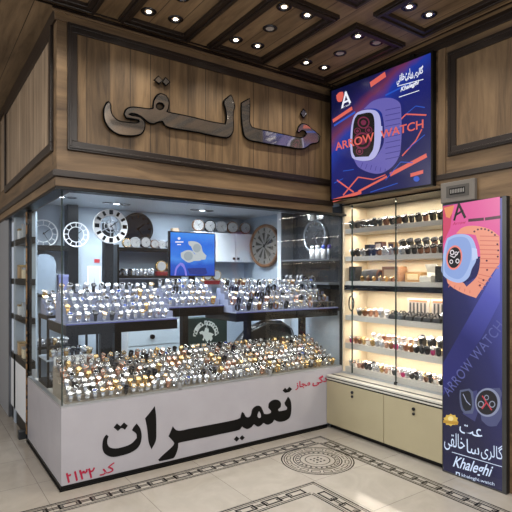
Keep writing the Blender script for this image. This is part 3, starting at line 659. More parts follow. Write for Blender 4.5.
# ================================================================== RIGHT CABINET
cab = thing('glass_cabinet', (2.9, -.66, 0), 'warm lit glass display cabinet with ivory base doors, right of the counter', 'display cabinet')
YE = -1.332; Y9 = -.005
MB().box(L+.02, 3.15, YE, Y9, .055, ZB-.05).build('base_box', IVORY, cab)
MB().box(L+.05, 3.1, YE, Y9, 0, .055).build('plinth', PLINTH, cab)
for y0, y1, hy in ((-.735, -.004, -.36), (YE+.004, -.741, -1.06)):
    d = MB().box(L, L+.02, y0, y1, .05, ZB-.052).build('door', IVORY, cab, bevel=.002)
    mb = MB(); mb.cyl((L, hy, .425), (L-.012, hy, .425), .014); mb.cyl((L, hy, .385), (L-.01, hy, .385), .012); mb.build('lock', GUN, d)
mb = MB(); mb.box(L-.004, L+.03, YE, Y9, ZB-.012, ZB+.004); mb.box(L-.004, L+.012, YE, Y9, ZB-.036, ZB-.024); mb.build('ledge_rail', mat('white rail', 'b9b7ae', .3), cab)
MB().box(L+.006, L+.025, YE, Y9, ZB-.05, ZB-.01).build('rail_groove', BLACK, cab)
MB().box(L+.03, 3.12, YE, Y9, ZB-.05, ZB+.004).build('ledge', mat('cream ledge', 'b9b3a4', .3), cab)
MB().box(L+.055, L+.085, YE, Y9, ZB+.0038, ZB+.006).build('rail_groove', BLACK, cab)
MB().box(3.12, 3.15, YE, Y9, ZB, 2.27).build('backboard', CREAM, cab)
MB().box(XG, 3.12, -.03, Y9, ZB, 2.27).build('side_board', CREAM, cab)
MB().box(XG, 3.12, YE, YE+.02, ZB, 2.27).build('side_board', CREAM, cab)
SHELVES = [(2.013, .045), (1.73, .045), (1.478, .04), (1.128, .05), (.842, .055), (.60, .055)]
for z, t in SHELVES:
    MB().box(XG+.012, 3.12, YE+.02, -.03, z-t, z).build('shelf', SHELFG, cab)
MB().box(XG-.003, 3.12, YE+.02, -.03, 1.388, 1.437).build('divider', BLACKG, cab)
MB().box(XG-.01, 3.12, YE, Y9, 2.255, 2.268).build('top_board', BLACK, cab)
GL2 = glass('cabinet glass', (.99, .99, .985), .6)
for y0, y1, dx in ((-.15, -.006, 0), (-.74, -.153, .0), (-1.31, -.70, -.008)):
    g = MB().box(XG-.012+dx, XG-.006+dx, y0, y1, ZB+.02, 2.25).build('glass_door' if y0 < -.2 else 'glass_panel', GL2, cab)
for y in (-.152, -.70):
    MB().box(XG-.022, XG-.004, y-.0016, y+.0016, ZB+.01, 2.25).build('glass_edge', GLASSE, cab)
mb = MB(); mb.box(XG-.03, XG-.012, -.72, -.69, ZB+.004, ZB+.03); mb.build('door_lock', GUN, cab)
MB().box(XG-.024, XG, YE, Y9, ZB+.004, ZB+.02).build('bottom_track', ALU, cab)
# lamps under the shelves
WARM = (1, .885, .74)
def area(loc, sx, sy, power, col, rot=(0, 0, 0), name='lamp', spread=PI):
    d = bpy.data.lights.new(name, 'AREA'); d.shape = 'RECTANGLE'; d.size = sx; d.size_y = sy; d.energy = power; d.color = col; d.spread = spread
    o = bpy.data.objects.new(name, d); C.objects.link(o); o.location = loc; o.rotation_euler = rot
    return o
for zt in (2.25, 1.966, 1.683, 1.385, 1.076, .785):
    area((2.93, -.67, zt-.003), .02, 1.2, 4.8, WARM, name='shelf_strip')

# ================================================================== WATCHES
def watch_meshes(strap, case, dial, r=.0182, h=.064, bw=.021, detail=12, fill=False):
    """band looped round a stand, case tilted to the customer (towards -Y)"""
    cy, cz, ry, rz = 0, h*.46, h*.36, h*.44
    a0 = math.radians(57)
    S = MB(); n = 16; vs, fs = [], []
    for i in range(n):
        t = 2*PI*i/n
        wob = 1+(.06 if i % 2 else -.04)
        k = bw*(1.0 if abs((t-(PI-a0)+PI) % (2*PI)-PI) < 1 else .82)*.5*wob
        for th in (1.0, .84):
            vs += [(-k, cy+ry*th*math.cos(t), cz+rz*th*math.sin(t)), (k, cy+ry*th*math.cos(t), cz+rz*th*math.sin(t))]
    for i in range(n):
        a, b = i*4, ((i+1) % n)*4
        fs += [(a, b, b+1, a+1), (a+3, b+3, b+2, a+2), (a+1, b+1, b+3, a+3), (a+2, b+2, b, a)]
    S.add(vs, fs, 0, False)
    if fill:
        q = bw*.36
        S.add([(sx*q, cy+ry*.86*math.cos(2*PI*i/n), cz+rz*.86*math.sin(2*PI*i/n)) for sx in (-1, 1) for i in range(n)], [tuple(range(n)), tuple(reversed(range(n, 2*n)))], 0)
    S.box(-.006, .006, -.010, .012, 0, cz-rz*.8)                      # stand foot
    nrm = Vector((0, -math.cos(a0), math.sin(a0))); c = Vector((0, cy-ry*math.cos(a0), cz+rz*math.sin(a0)))
    K = MB(); K.cyl(c-nrm*.004, c+nrm*.004, r, detail); K.torus(c+nrm*.0045, nrm, r*.88, r*.14, detail+2, 5)
    K.cyl(c+Vector((r, 0, 0)), c+Vector((r+.004, 0, 0)), .003, 6)
    D = MB(); D.disc(c+nrm*.0048, nrm, r*.8, detail)
    return S, K, D
KINDS = [  # strap, case, dial, words
    (SILVER, SILVER, DIALW, 'silver watch with white dial'), (SILVER, SILVER, DIALK, 'silver watch with black dial'),
    (GOLD, GOLD, DIALG, 'gold watch with champagne dial'), (SILVER, GOLD, DIALW, 'silver watch with gold bezel'),
    (ROSE, ROSE, DIALW, 'rose gold watch with white dial'), (SILVER, SILVER, DIALB, 'silver watch with blue dial'),
    (LEATHN, GOLD, DIALW, 'brown strapped watch with gold case'), (LEATHB, GUN, DIALK, 'black strapped watch with dark case'),
    (LEATHB, SILVER, DIALW, 'black strapped watch with silver case'), (STRAPW, ROSE, DIALW, 'white strapped watch with rose gold case'),
    (STRAPP, SILVER, DIALW, 'magenta strapped watch with silver case'), (LEATHN, GUN, DIALK, 'brown strapped watch with dark case')]
def proto(kind, name, parts, **k):
    S, K, D = watch_meshes(*KINDS[kind][:3], **k)
    if parts:
        t = thing(name, (0, 0, 0), '', 'watch'); S.build('band', KINDS[kind][0], t); K.build('case', KINDS[kind][1], t); D.build('dial', KINDS[kind][2], t)
        return t
    M = MB(); M.add(S.v, S.f, 0); M.add(K.v, K.f, 1, True); M.add(D.v, D.f, 2)
    return tag(M.build(name, list(KINDS[kind][:3])), '', 'watch')
PROTO = {}
def put_watch(name, kind, loc, rotz, scale, where, parts=False, **k):
    loc = (loc[0], loc[1], loc[2]+.001); key = (name, kind, parts); lab = KINDS[kind][3]+' '+where; grp = KINDS[kind][3]+'s '+where
    if key not in PROTO:
        PROTO[key] = o = proto(kind, name, parts, **k)
        o.location = loc; o.rotation_euler = (0, 0, rotz) if not isinstance(rotz, tuple) else rotz; o.scale = (scale,)*3; o['label'] = lab; o['group'] = grp
        return o
    return dup(PROTO[key], loc, rotz, scale, lab, grp)
def pick(ws):
    r = random.random()*sum(w for _, w in ws)
    for k, w in ws:
        r -= w
        if r <= 0: return k
    return ws[0][0]
ORD = ['first', 'second', 'third', 'fourth', 'fifth', 'sixth', 'seventh']
TRAYMIX = [(0, 5), (1, 4), (2, 1.6), (3, 3), (4, 1.6), (6, .5), (5, .4), (8, 1.2), (7, 1.2)]
DARKMIX = [(0, 3), (1, 4), (5, 1.5), (7, 2), (8, 1), (3, 1)]
# stepped risers of the lower tray
ris = MB()
NR = 7; RS = .064; RZ = .034
for r in range(NR):
    ris.box(.05, 2.76, .045+RS*r, .045+RS*(r+1), ZC-.002, ZC+.012+RZ*r)
ris.build('stepped_riser', mat('clear riser', '938b80', .3), counter)
for r in range(NR):
    n = 45
    for i in range(n):
        x = .082+i*.0596+random.uniform(-.002, .002)
        k = pick(DARKMIX if .95 < x < 1.35 and r < 3 else TRAYMIX)
        put_watch('wristwatch', k, (x, .045+RS*(r+.42)+random.uniform(-.003, .003), ZC+.0165+RZ*r), (random.uniform(-.1, .25), random.uniform(-.07, .07), random.uniform(-.26, .26)), random.uniform(1.1, 1.18), 'in the %s row of the lower tray' % ORD[r], parts=r < 2)
print('tray done')
SS = 1.0
# middle display shelves
def disp(x0, x1, y0, y1, z, label, legs, lz=ZC+.001):
    t = thing('display_shelf', ((x0+x1)/2, (y0+y1)/2, 0), label, 'display shelf')
    MB().box(x0, x1, y0, y1, z-.008, z).build('glass_top', mat('frosted top', '8f97ac', .15), t)
    MB().box(x0, x1, y0-.003, y0, z-.007, z+.001).build('front_lip', mat('lilac lit lip', '5c62a0', .2), t)  # lilac colour stands in for the lit edge of the shelf
    MB().box(x0+.004, x1, y0+.008, y1, z-.085, z-.008).build('apron', BLACK, t)
    for lx, ly in legs: MB().box(lx-.03, lx+.03, ly-.03, ly+.03, lz, z-.085).build('leg', BLACK, t)
    return t
tA = disp(.04, .93, .04, .62, 1.185, 'middle display shelf with lilac lit edge in the counter corner, crowded with silver watches', ((.48, .57), (.60, .57)))
tB = disp(.935, 1.50, .24, .80, 1.262, 'set back middle display shelf below the blue television', ((1.252, .57),))
tC = disp(1.505, 2.765, .04, .62, 1.205, 'long middle display shelf at the cabinet end of the counter', ((1.98, .57), (2.72, .57)))
SILMIX = [(0, 5), (1, 3), (5, 2), (3, 1.2), (2, .5), (7, .6)]
SILRMIX = [(0, 3), (1, 3), (7, 1.5), (6, .9), (5, .8), (4, .6), (3, 1)]
def rows(t, x0, x1, y0, z, nr, dx, where, mix, rz=.052, ry=.07, skip=0):
    mb = MB()
    for r in range(nr): mb.box(x0, x1, y0+ry*r, y0+ry*(r+1), z, z+.006+rz*r)
    mb.build('stepped_riser', mat('acrylic riser', '8f98b4', .2), t)
    n = int((x1-x0-.02)/dx)
    for r in range(nr):
        for i in range(n):
            if skip and r < 1 and x0+.03+i*dx > skip: continue
            put_watch('bracelet_watch', pick(mix), (x0+.03+i*dx+random.uniform(-.003, .003), y0+ry*(r+.46), z+.0105+rz*r), (random.uniform(-.1, .25), random.uniform(-.07, .07), random.uniform(-.26, .26)), random.uniform(1.05, 1.18), where % ORD[r])
rows(tA, .05, .92, .045, 1.185, 5, .062, 'in the %s row of the corner display shelf', SILMIX)
rows(tB, .94, 1.49, .25, 1.262, 4, .062, 'in the %s row below the blue television', SILMIX)
rows(tC, 1.51, 2.76, .045, 1.205, 5, .062, 'in the %s row of the long display shelf', SILRMIX, skip=2.46)
for i in range(4):
    px = 2.50+.068*i; t = thing('watch_pillow', (px, .08, 1.212), 'black watch pillow with dark watch at the end of the long display shelf', 'watch pillow', 'black watch pillows on the long display shelf')
    o = MB().box(px-.027, px+.027, .055, .11, 1.2125, 1.27).build('pillow', LEATHB, t, bevel=.012); mb = MB(); mb.box(px-.01, px+.01, .052, .055, 1.213, 1.268); mb.build('band', GUN, t); mb = MB(); mb.cyl((px, .052, 1.243), (px, .046, 1.243), .017, 14); mb.build('case', GUN, t)

# right cabinet goods -----------------------------------------------------------
RZ_ = -PI/2
def cabrow(name, z, ys, x, mix, sc, where, parts=True, **k):
    for y in ys: put_watch(name, pick(mix), (x, y, z), RZ_+random.uniform(-.3, .3), sc*random.uniform(.93, 1.07), where, parts, fill=True, **k)
yr = lambda a, b, n: [a+(b-a)*i/(n-1) for i in range(n)]
SPORT = [(7, 6), (11, 2), (8, .4)]
cabrow('sports_watch', 2.013, yr(-.08, -1.26, 17), 2.85, SPORT, 1.28, 'on the top shelf of the lit cabinet', r=.024, bw=.024)
cabrow('sports_watch', 1.73, yr(-.10, -1.26, 18), 2.84, [(7, 4), (1, 1.5), (11, 1), (8, .5)], 1.15, 'along the front of the second cabinet shelf', r=.024, bw=.024)
mb = MB(); mb.box(2.90, 3.0, -1.30, -.28, 1.73, 1.785); mb.build('shelf_riser', SHELFG, cab)
cabrow('sports_watch', 1.785, yr(-.64, -1.25, 8), 2.95, [(7, 5), (11, 1)], 1.4, 'raised at the back of the second cabinet shelf', r=.024, bw=.024)
# boxes on the second and third shelves
def watch_box(loc, sx, sy, sz, col, label, lid=False, rot=0, inner='e8e0d2', cushion=True):
    loc = (loc[0], loc[1], loc[2]+.001)
    t = thing('watch_box', loc, label, 'watch box'); x, y, z = loc
    m = mat('box '+col, col, .5)
    mb = MB(); w = .006
    mb.box(x, x+sx, y-sy/2, y+sy/2, z, z+w); mb.box(x, x+w, y-sy/2, y+sy/2, z+w, z+sz*(.55 if lid else 1)); mb.box(x+sx-w, x+sx, y-sy/2, y+sy/2, z+w, z+sz)
    mb.box(x+w, x+sx-w, y-sy/2, y-sy/2+w, z+w, z+sz*(.7 if lid else 1)); mb.box(x+w, x+sx-w, y+sy/2-w, y+sy/2, z+w, z+sz*(.7 if lid else 1))
    if not lid: mb.box(x, x+sx, y-sy/2, y+sy/2, z+sz-.004, z+sz)
    mb.build('body', m, t, bevel=.002)
    if lid:
        mb = MB(); mb.add([(x+sx, y-sy/2, z+sz), (x+sx, y+sy/2, z+sz), (x+sx*.65, y+sy/2, z+sz*1.9), (x+sx*.65, y-sy/2, z+sz*1.9), (x+sx+.012, y-sy/2, z+sz), (x+sx+.012, y+sy/2, z+sz), (x+sx*.65+.012, y+sy/2, z+sz*1.9), (x+sx*.65+.012, y-sy/2, z+sz*1.9)],
            [(0, 1, 2, 3), (7, 6, 5, 4), (0, 4, 5, 1), (1, 5, 6, 2), (2, 6, 7, 3), (3, 7, 4, 0)]); mb.build('lid', m, t)
    if cushion:
        mb = MB(); mb.box(x-.002 if not lid else x+.01, x+.02, y-sy*.36, y+sy*.36, z+sz*.18, z+sz*(.52 if lid else .8)); mb.build('cushion', mat('cushion '+inner, inner, .7), t, bevel=.004)
    return t
watch_box((2.93, -.21, 1.73), .08, .075, .12, '14161c', 'upright black watch box at the dark end of the second cabinet shelf', inner='2a2c34')
watch_box((2.92, -.36, 1.785), .07, .09, .085, '4a2d22', 'brown watch box with pale cushion on the second cabinet shelf', inner='e9d9c6')
watch_box((2.92, -.52, 1.785), .07, .07, .075, '8a6a48', 'tan watch box raised on the second cabinet shelf', inner='3a2a20')
# third shelf
t = thing('watch_roll', (2.9, -.30, 1.479), 'grey fabric watch roll lying on the third cabinet shelf', 'watch roll')
mb = MB(); mb.cyl((2.9, -.21, 1.54), (2.9, -.40, 1.54), .059, 20); mb.build('roll', mat('grey fabric', '5c5a58', .8, noise=.2, nscale=60), t)
mb = MB(); mb.torus((2.9, -.40, 1.54), (0, 1, 0), .045, .012, 20, 6, flat=.6); mb.build('end_ring', LEATHN, t)
watch_box((2.90, -.52, 1.478), .14, .19, .145, '9a7352', 'large tan wooden watch box standing open on the third cabinet shelf', inner='c9b08c')
watch_box((2.96, -.74, 1.478), .1, .17, .09, 'b08a5a', 'low honey coloured watch box on the third cabinet shelf', inner='d8c39a')
watch_box((2.88, -.935, 1.478), .12, .12, .085, 'd9d9d2', 'open white watch box with raised lid on the third cabinet shelf', lid=True, inner='f2efe6')
watch_box((2.86, -1.13, 1.478), .12, .16, .14, '101013', 'tall black watch box at the lightbox end of the third cabinet shelf', inner='26262a')
watch_box((2.84, -.085, 1.478), .1, .085, .15, '16181d', 'tall black watch box at the counter end of the third cabinet shelf', inner='2d3038')
cabrow('wide_watch', 1.478, yr(-.24, -.62, 6), 2.825, [(2, 2), (6, 2), (3, 1)], .8, 'lying at the front of the third cabinet shelf', False)
# fourth shelf: watches, bracelet pads, gift cards
cabrow('wide_watch', 1.128, yr(-.17, -.53, 6), 2.86, [(8, 2), (0, 2), (6, 1), (4, 1)], 1.24, 'at the counter end of the fourth cabinet shelf', True, r=.023)
def cushion_pad(y, label, grp):
    t = thing('display_pad', (2.83, y, 1.129), label, 'display pad', grp)
    mb = MB(); mb.add([(2.815, y-.04, 1.129), (2.815, y+.04, 1.129), (2.90, y+.04, 1.129), (2.90, y-.04, 1.129), (2.825, y-.04, 1.165), (2.825, y+.04, 1.165), (2.90, y+.04, 1.195), (2.90, y-.04, 1.195)], [(3, 2, 1, 0), (4, 5, 6, 7), (0, 1, 5, 4), (1, 2, 6, 5), (2, 3, 7, 6), (3, 0, 4, 7)])
    mb.build('pad', LEATHB, t, bevel=.004)
    mb = MB()
    for d in (-.02, .015): mb.torus((2.86, y+d, 1.186), (0, 1, -.1), .022, .005, 14, 5)
    mb.build('bracelet', GUN, t)
for i, y in enumerate(yr(-.61, -1.09, 6)): cushion_pad(y, 'black display pad with dark bracelets on the fourth cabinet shelf', 'black bracelet pads on the fourth cabinet shelf')
for i, y in enumerate((-.80, -1.06)):
    t = thing('gift_card', (2.96, y, 1.128), 'white gift set card with hanging straps, %s on the fourth cabinet shelf' % ('beside the cabinet seam' if i == 0 else 'towards the lightbox end'), 'gift set')
    mb = MB(); mb.box(2.96, 2.98, y-.115, y+.115, 1.129, 1.325); mb.build('card', mat('gift card', 'eadfd2', .5), t)
    mb = MB()
    for k in range(5): mb.box(2.953, 2.96, y-.085+k*.04, y-.07+k*.04, 1.175, 1.285)
    mb.build('strap', mat('card strap', '5e5a58', .5), t)
    mb = MB(); mb.box(2.957, 2.96, y-.1, y+.1, 1.295, 1.312); mb.build('card_band', mat('card band', 'c98f6a', .5), t)
cabrow('wide_watch', 1.128, yr(-1.16, -1.265, 2), 2.86, [(7, 2), (8, 1)], 1.45, 'at the lightbox end of the fourth cabinet shelf', True)
# fifth and sixth
COLMIX = [(9, 3), (4, 2), (10, 1.2), (8, 1.6), (0, 1.5), (7, 1.2), (6, 1.2), (2, 1)]
cabrow('ladies_watch', .842, yr(-.075, -1.27, 22), 2.845, COLMIX, 1.15, 'along the front of the fifth cabinet shelf', r=.02)
mb = MB(); mb.box(2.89, 3.0, -1.30, -.25, .842, .885); mb.build('shelf_riser', SHELFG, cab)
cabrow('ladies_watch', .885, yr(-.30, -.80, 9), 2.94, COLMIX, 1.15, 'raised at the counter end of the fifth shelf', r=.02)
cabrow('ladies_watch', .885, yr(-.87, -1.25, 5), 2.94, [(8, 3), (9, 2), (7, 1)], 1.6, 'raised at the lightbox end of the fifth shelf', r=.024)
cabrow('ladies_watch', .60, yr(-.08, -1.275, 25), 2.84, COLMIX, 1.05, 'along the front of the sixth cabinet shelf', r=.019)
cabrow('ladies_watch', .60, yr(-.10, -1.275, 23), 2.92, COLMIX, 1.05, 'behind the front row of the sixth cabinet shelf', r=.019)
t = thing('chain_necklace', (2.83, -.085, 1.14), 'dark chain necklace on a slim stand, counter end of the fourth cabinet shelf', 'necklace')
mb = MB(); mb.tube([(2.83, -.085+.035*math.cos(a), 1.25+.075*math.sin(a)) for a in (2*PI*i/20 for i in range(21))], .006); mb.build('chain', GUN, t)
mb = MB(); mb.cyl((2.85, -.085, 1.129), (2.85, -.085, 1.325), .005); mb.cyl((2.85, -.085, 1.129), (2.85, -.085, 1.134), .03); mb.cyl((2.85, -.085, 1.325), (2.82, -.085, 1.325), .005); mb.build('stand', STEEL, t)

# ================================================================== INSIDE THE SHOP
def clock(name, c, ax, r, label, ring, face, marks, style, depth=.03):
    t = thing(name, c, label, 'clock'); c = Vector(c); ax = Vector(ax).normalized()
    up = Vector((0, 0, 1)); rt = up.cross(ax).normalized()
    P = lambda a, q, h: c+rt*(math.sin(a)*q)+up*(math.cos(a)*q)+ax*h
    mb = MB()
    if style == 'skeleton':
        n = 40; vs = []
        for h in (0, depth):
            for q in (r, r*.62):
                vs += [P(2*PI*i/n, q, h) for i in range(n)]
        fs = []
        for i in range(n):
            j = (i+1) % n
            fs += [(i, n+i, n+j, j), (2*n+i, 2*n+j, 3*n+j, 3*n+i), (i, j, 2*n+j, 2*n+i), (n+i, 3*n+i, 3*n+j, n+j)]
        mb.add(vs, fs)
        mb.build('ring', ring, t)
        hb = MB(); hb.cyl(c+ax*.002, c+ax*(depth+.004), r*.2, 20)
        for k in range(6):
            a = 2*PI*k/6; hb.cyl(P(a, r*.15, depth*.5), P(a, r*.66, depth*.5), r*.03, 6)
        hb.torus(c+ax*depth*.5, ax, r*.36, r*.03, 24, 6); hb.build('gear_hub', STEEL, t)
    elif style == 'hoop':
        mb.torus(c+ax*depth*.5, ax, r*.95, r*.05, 36, 8); mb.torus(c+ax*depth*.5, ax, r*.6, r*.025, 30, 6)
        for k in range(12): mb.cyl(P(2*PI*k/12, r*.6, depth*.5), P(2*PI*k/12, r*.95, depth*.5), r*.025, 6)
        mb.build('hoop', ring, t)
    else:
        mb.cyl(c, c+ax*depth, r, 36); mb.torus(c+ax*depth, ax, r*.93, r*.08, 36, 8); mb.build('case', ring, t)
        MB().disc(c+ax*(depth+.003), ax, r*.87, 36).build('dial', face, t)
    if style == 'wheel':
        wb = MB(); h = depth+.004
        for k in range(10):
            a = 2*PI*k/10; wb.add([P(a-.10, r*.16, h), P(a-.24, r*.60, h), P(a+.05, r*.62, h), P(a+.04, r*.16, h)], [(0, 1, 2, 3), (3, 2, 1, 0)])
        wb.build('wheel_spoke', mat('dark spoke', '37332f', .5), t)
    mk = MB(); r0, r1 = (.68, .94) if style == 'skeleton' else (.68, .82)
    if style != 'hoop':
        for k in range(12):
            a = 2*PI*k/12; wv = (.05 if style == 'skeleton' else .035)*r*(1.5 if k % 3 == 0 else 1); h = depth+.006
            d = Vector(P(a+PI/2, 1, 0))-c
            for off in (0,):
                p, q = P(a, r*r0, h)+d*off*wv, P(a, r*r1, h)+d*off*wv
                ww = d*wv*(1.5 if style == 'skeleton' else .6)
                mk.add([p-ww, q-ww, q+ww, p+ww], [(0, 1, 2, 3), (3, 2, 1, 0)])
        mk.build('numeral', marks, t)
    hd = MB()
    for a, ln, wv in ((.9, .5, .035), (2.6, .7, .022)):
        h = depth+.010; d = (Vector(P(a+PI/2, 1, 0))-c)*r*wv
        p, q = P(a, -r*.1, h), P(a, r*ln, h); hd.add([p-d, q-d*.4, q+d*.4, p+d], [(0, 1, 2, 3), (3, 2, 1, 0)])
    hd.build('hand', marks if style != 'skeleton' else BLACK, t)
    return t
CLKW = mat('white clock', 'f2f4f6', .35); GRYF = mat('grey clock face', '77736e', .5); WOODB = mat('walnut clock rim', '6e4a30', .4, noise=.25, nscale=14)
# dark posts that carry the shelving
def post_(x0, x1, y0, y1, label, top=IC):
    return tag(MB().box(x0, x1, y0, y1, 0, top).build('upright_post', BLACK, bevel=.004), label, 'post')
post_(.65, .74, 1.07, 1.15, 'black upright post behind the white skeleton clock', 2.05)
post_(.485, .60, 1.80, 1.94, 'black upright post against the rear wall beside the hoop clock')
clock('skeleton_clock', (.692, 1.035, 2.012), (0, -1, 0), .166, 'white skeleton wall clock with open roman numeral ring on a black post', CLKW, CLKW, BLACK, 'skeleton')
clock('wall_clock', (1.30, 1.90, 2.085), (0, -1, 0), .19, 'large black wall clock with gold numerals on the rear wall', BLACK, mat('charcoal dial', '121116', .75, spec=.1), GOLD, 'solid')
clock('hoop_clock', (.56, 1.76, 1.975), (0, -1, 0), .135, 'open white hoop clock in front of the black rear post', CLKW, CLKW, BLACK, 'hoop')
clock('hoop_clock', (.26, 1.90, 1.98), (0, -1, 0), .15, 'open white hoop clock on the rear wall beside the gilded post', CLKW, CLKW, BLACK, 'hoop')
clock('wall_clock', (2.845, 1.40, 1.91), (-1, -.12, 0), .275, 'big walnut rimmed wall clock with grey wheel dial beside the white cupboards', WOODB, GRYF, BLACK, 'wheel', .05)
clock('wall_clock', (2.835, .45, 1.97), (-1, 0, 0), .19, 'dark wall clock with grey rim above the perfume bottles', GREYM, mat('near black dial', '121318', .3), STEEL, 'solid')
# wall cupboards
cup = thing('wall_cupboard', (2.4, 1.82, 1.70), 'white wall cupboard with small black handles on the rear wall', 'cupboard')
MB().box(1.95, 2.845, 1.70, YB, 1.705, 2.075).build('carcass', WHITE, cup)
for x0, x1, hx in ((1.95, 2.245, 2.21), (2.25, 2.545, 2.515), (2.55, 2.845, 2.58)):
    d = MB().box(x0+.003, x1-.003, 1.682, 1.70, 1.71, 2.07).build('door', WHITE, cup, bevel=.002)
    MB().box(hx-.015, hx+.015, 1.668, 1.682, 1.735, 1.765).build('handle', BLACK, d)
ws = thing('wall_shelf', (2.4, 1.85, 1.42), 'white wall shelf with small watches under the white cupboard', 'shelf')
MB().box(1.9, 2.845, 1.66, YB-.001, 1.395, 1.42).build('board', WHITE, ws); MB().box(1.9, 2.845, 1.655, 1.66, 1.392, 1.423).build('lip', STEEL, ws)
for i, (x, col, lab) in enumerate(((2.03, WOODB, 'first, nearest the television'), (2.195, BLACK, 'second from the television'), (2.36, STEEL, 'third from the television'), (2.53, WOODB, 'fourth from the television'), (2.73, WOODB, 'nearest the walnut clock'))):
    clock('desk_clock', (x, 1.76, 2.076+.081), (-.25, -1, 0), .075, 'round white faced clock on the white cupboard, '+lab, col, DIALW, BLACK, 'solid', .05)
# television
TVP = Plane((0, .66, 0), (1, 0, 0), (0, 0, 1))
ta, tb = TVP.uv(170.5, 232), TVP.uv(214.5, 275.5)
tx0, tx1, tz1, tz0 = ta[0], tb[0], ta[1], tb[1]
tv = thing('television', ((tx0+tx1)/2, .68, 1.262), 'small television glowing blue with a watch advert above the display shelf', 'television')
MB().box(tx0-.012, tx1+.012, .667, .70, tz0-.012, tz1+.012).build('casing', BLACK, tv, bevel=.003)
mb = MB(); mb.box((tx0+tx1)/2-.03, (tx0+tx1)/2+.03, .68, .70, 1.27, tz0-.012); mb.box((tx0+tx1)/2-.12, (tx0+tx1)/2+.12, .66, .74, 1.263, 1.27); mb.build('stand', BLACK, tv)
tvf = MB().add([(tx0, .66, tz0), (tx1, .66, tz0), (tx1, .66, tz1), (tx0, .66, tz1)], [(0, 1, 2, 3)]).build('screen', grad_emis('television wash', [(0, '123fb0'), (.25, '0f55c8'), (.4, '3f8ae8'), (.5, '2a78e4'), (.75, '0f68e0'), (1, '2f8af0')], 1.0, (0, 0, 1), tz0-1.47*0-1.262, tz1-1.262, .25, 9), tv)
kT = 9.309
tvp = lambda l, nm, m, h: lay(curve_mesh(polys(TVP, (165, 225), kT, l)), nm, TVP, h, m, tvf)
TVS = emis('tv silver', 'c6ced2', .9); TVD = emis('tv shade', 'a4b0b8', .9); TVB = emis('tv deep blue', '0d2f8c', .9)
tvp([[(205, 405), (280, 400), (380, 400), (395, 450), (360, 465), (230, 455)]], 'water_shadow', TVB, .001)
tvp([[(215, 155), (245, 150), (300, 160), (335, 190), (350, 245), (385, 285), (375, 320), (345, 325), (320, 290), (270, 260), (240, 200), (222, 185)]], 'watch_bracelet', TVS, .002)
tvp([[(145, 260), (200, 235), (250, 240), (275, 270), (320, 280), (345, 310), (330, 330), (270, 335), (220, 350), (180, 330), (150, 300)]], 'watch_bracelet', TVS, .003)
tvp([ell(295, 215, 36, 40)], 'watch_face', TVD, .004); tvp([ell(215, 290, 42, 42)], 'watch_face', TVD, .004)
tvp([ell(130, 125, 13, 13)], 'emblem', WHT, .002)
tu = lambda x, y: TVP.uv(165+x/kT, 225+y/kT)
lay(join_meshes([curve_mesh([[Vector(p) for p in stroke(tu(95, 158), tu(170, 158), .012)]]), curve_mesh([[Vector(p) for p in stroke(tu(112, 182), tu(148, 182), .010)]])]), 'caption', TVP, .002, WHT, tvf)
tvp([[(85, 470), (100, 395), (140, 350), (170, 360), (195, 420), (205, 475), (188, 470), (175, 410), (145, 372), (112, 410), (100, 470)]], 'ring_arc', emis('tv violet', '8c86ec', .9), .003)
# rear niche shelves
sh = thing('wall_shelving', (1.36, 1.8, 1.2), 'black wall shelving under the black wall clock', 'shelving')
for z in (1.85, 1.53): MB().box(1.0, 1.74, 1.66, 1.949, z-.03, z).build('shelf', BLACK, sh)
for z in (1.53,): MB().box(1.0, 1.74, 1.655, 1.66, z-.034, z-.026).build('shelf_lip', STEEL, sh)
MB().box(.98, 1.0, 1.66, 1.949, 1.1, 1.88).build('side', BLACK, sh); MB().box(1.74, 1.76, 1.66, 1.949, 1.1, 1.88).build('side', BLACK, sh)
MB().box(1.0, 1.74, 1.66, 1.949, 1.18, 1.21).build('shelf', BLACK, sh)
for i, (x, r, m_, lab) in enumerate(((1.10, .05, GOLD, 'gold alarm clock on the black shelf, first from the white skeleton clock'), (1.20, .06, STEEL, 'square steel alarm clock on the black shelf'), (1.32, .065, BLACK, 'black alarm clock on the black shelf'), (1.43, .05, WOODB, 'walnut alarm clock on the black shelf'), (1.52, .05, STEEL, 'round steel alarm clock on the black shelf'), (1.62, .05, GREYM, 'grey alarm clock at the television end of the black shelf'))):
    clock('alarm_clock', (x, 1.72, 1.85+r+.001), (0, -1, 0), r, lab, m_, DIALW, BLACK, 'solid', .04)
t = thing('twin_clock', (1.6, 1.72, 1.53), 'gold arched twin faced desk clock on a red base, on the lower black shelf', 'clock')
MB().box(1.46, 1.72, 1.69, 1.75, 1.53, 1.58).build('base', mat('dark red base', '5c1418', .3), t, bevel=.005)
for x in (1.525, 1.655):
    mb = MB(); mb.cyl((x, 1.75, 1.645), (x, 1.70, 1.645), .064, 24); f = mb.build('case', GOLD, t); MB().disc((x, 1.698, 1.645), (0, -1, 0), .054, 24).build('dial', DIALW, f)
dup(t, (2.22, 1.72, 1.421), 0, 1, 'gold arched twin faced desk clock on a red base, on the white wall shelf')
# cylinder canister and carton near tv
t = tag(MB().box(1.66, 1.74, 1.68, 1.75, 1.85, 2.10).build('carton', mat('kraft carton', '8d7a66', .6), bevel=.003), 'tall kraft carton on the black shelf beside the television', 'carton')
t = tag(MB().box(1.78, 1.86, 1.70, 1.78, 1.705+.37, 2.22).build('carton', mat('black carton', '17181a', .5), bevel=.003), 'black carton above the television', 'carton') if False else None
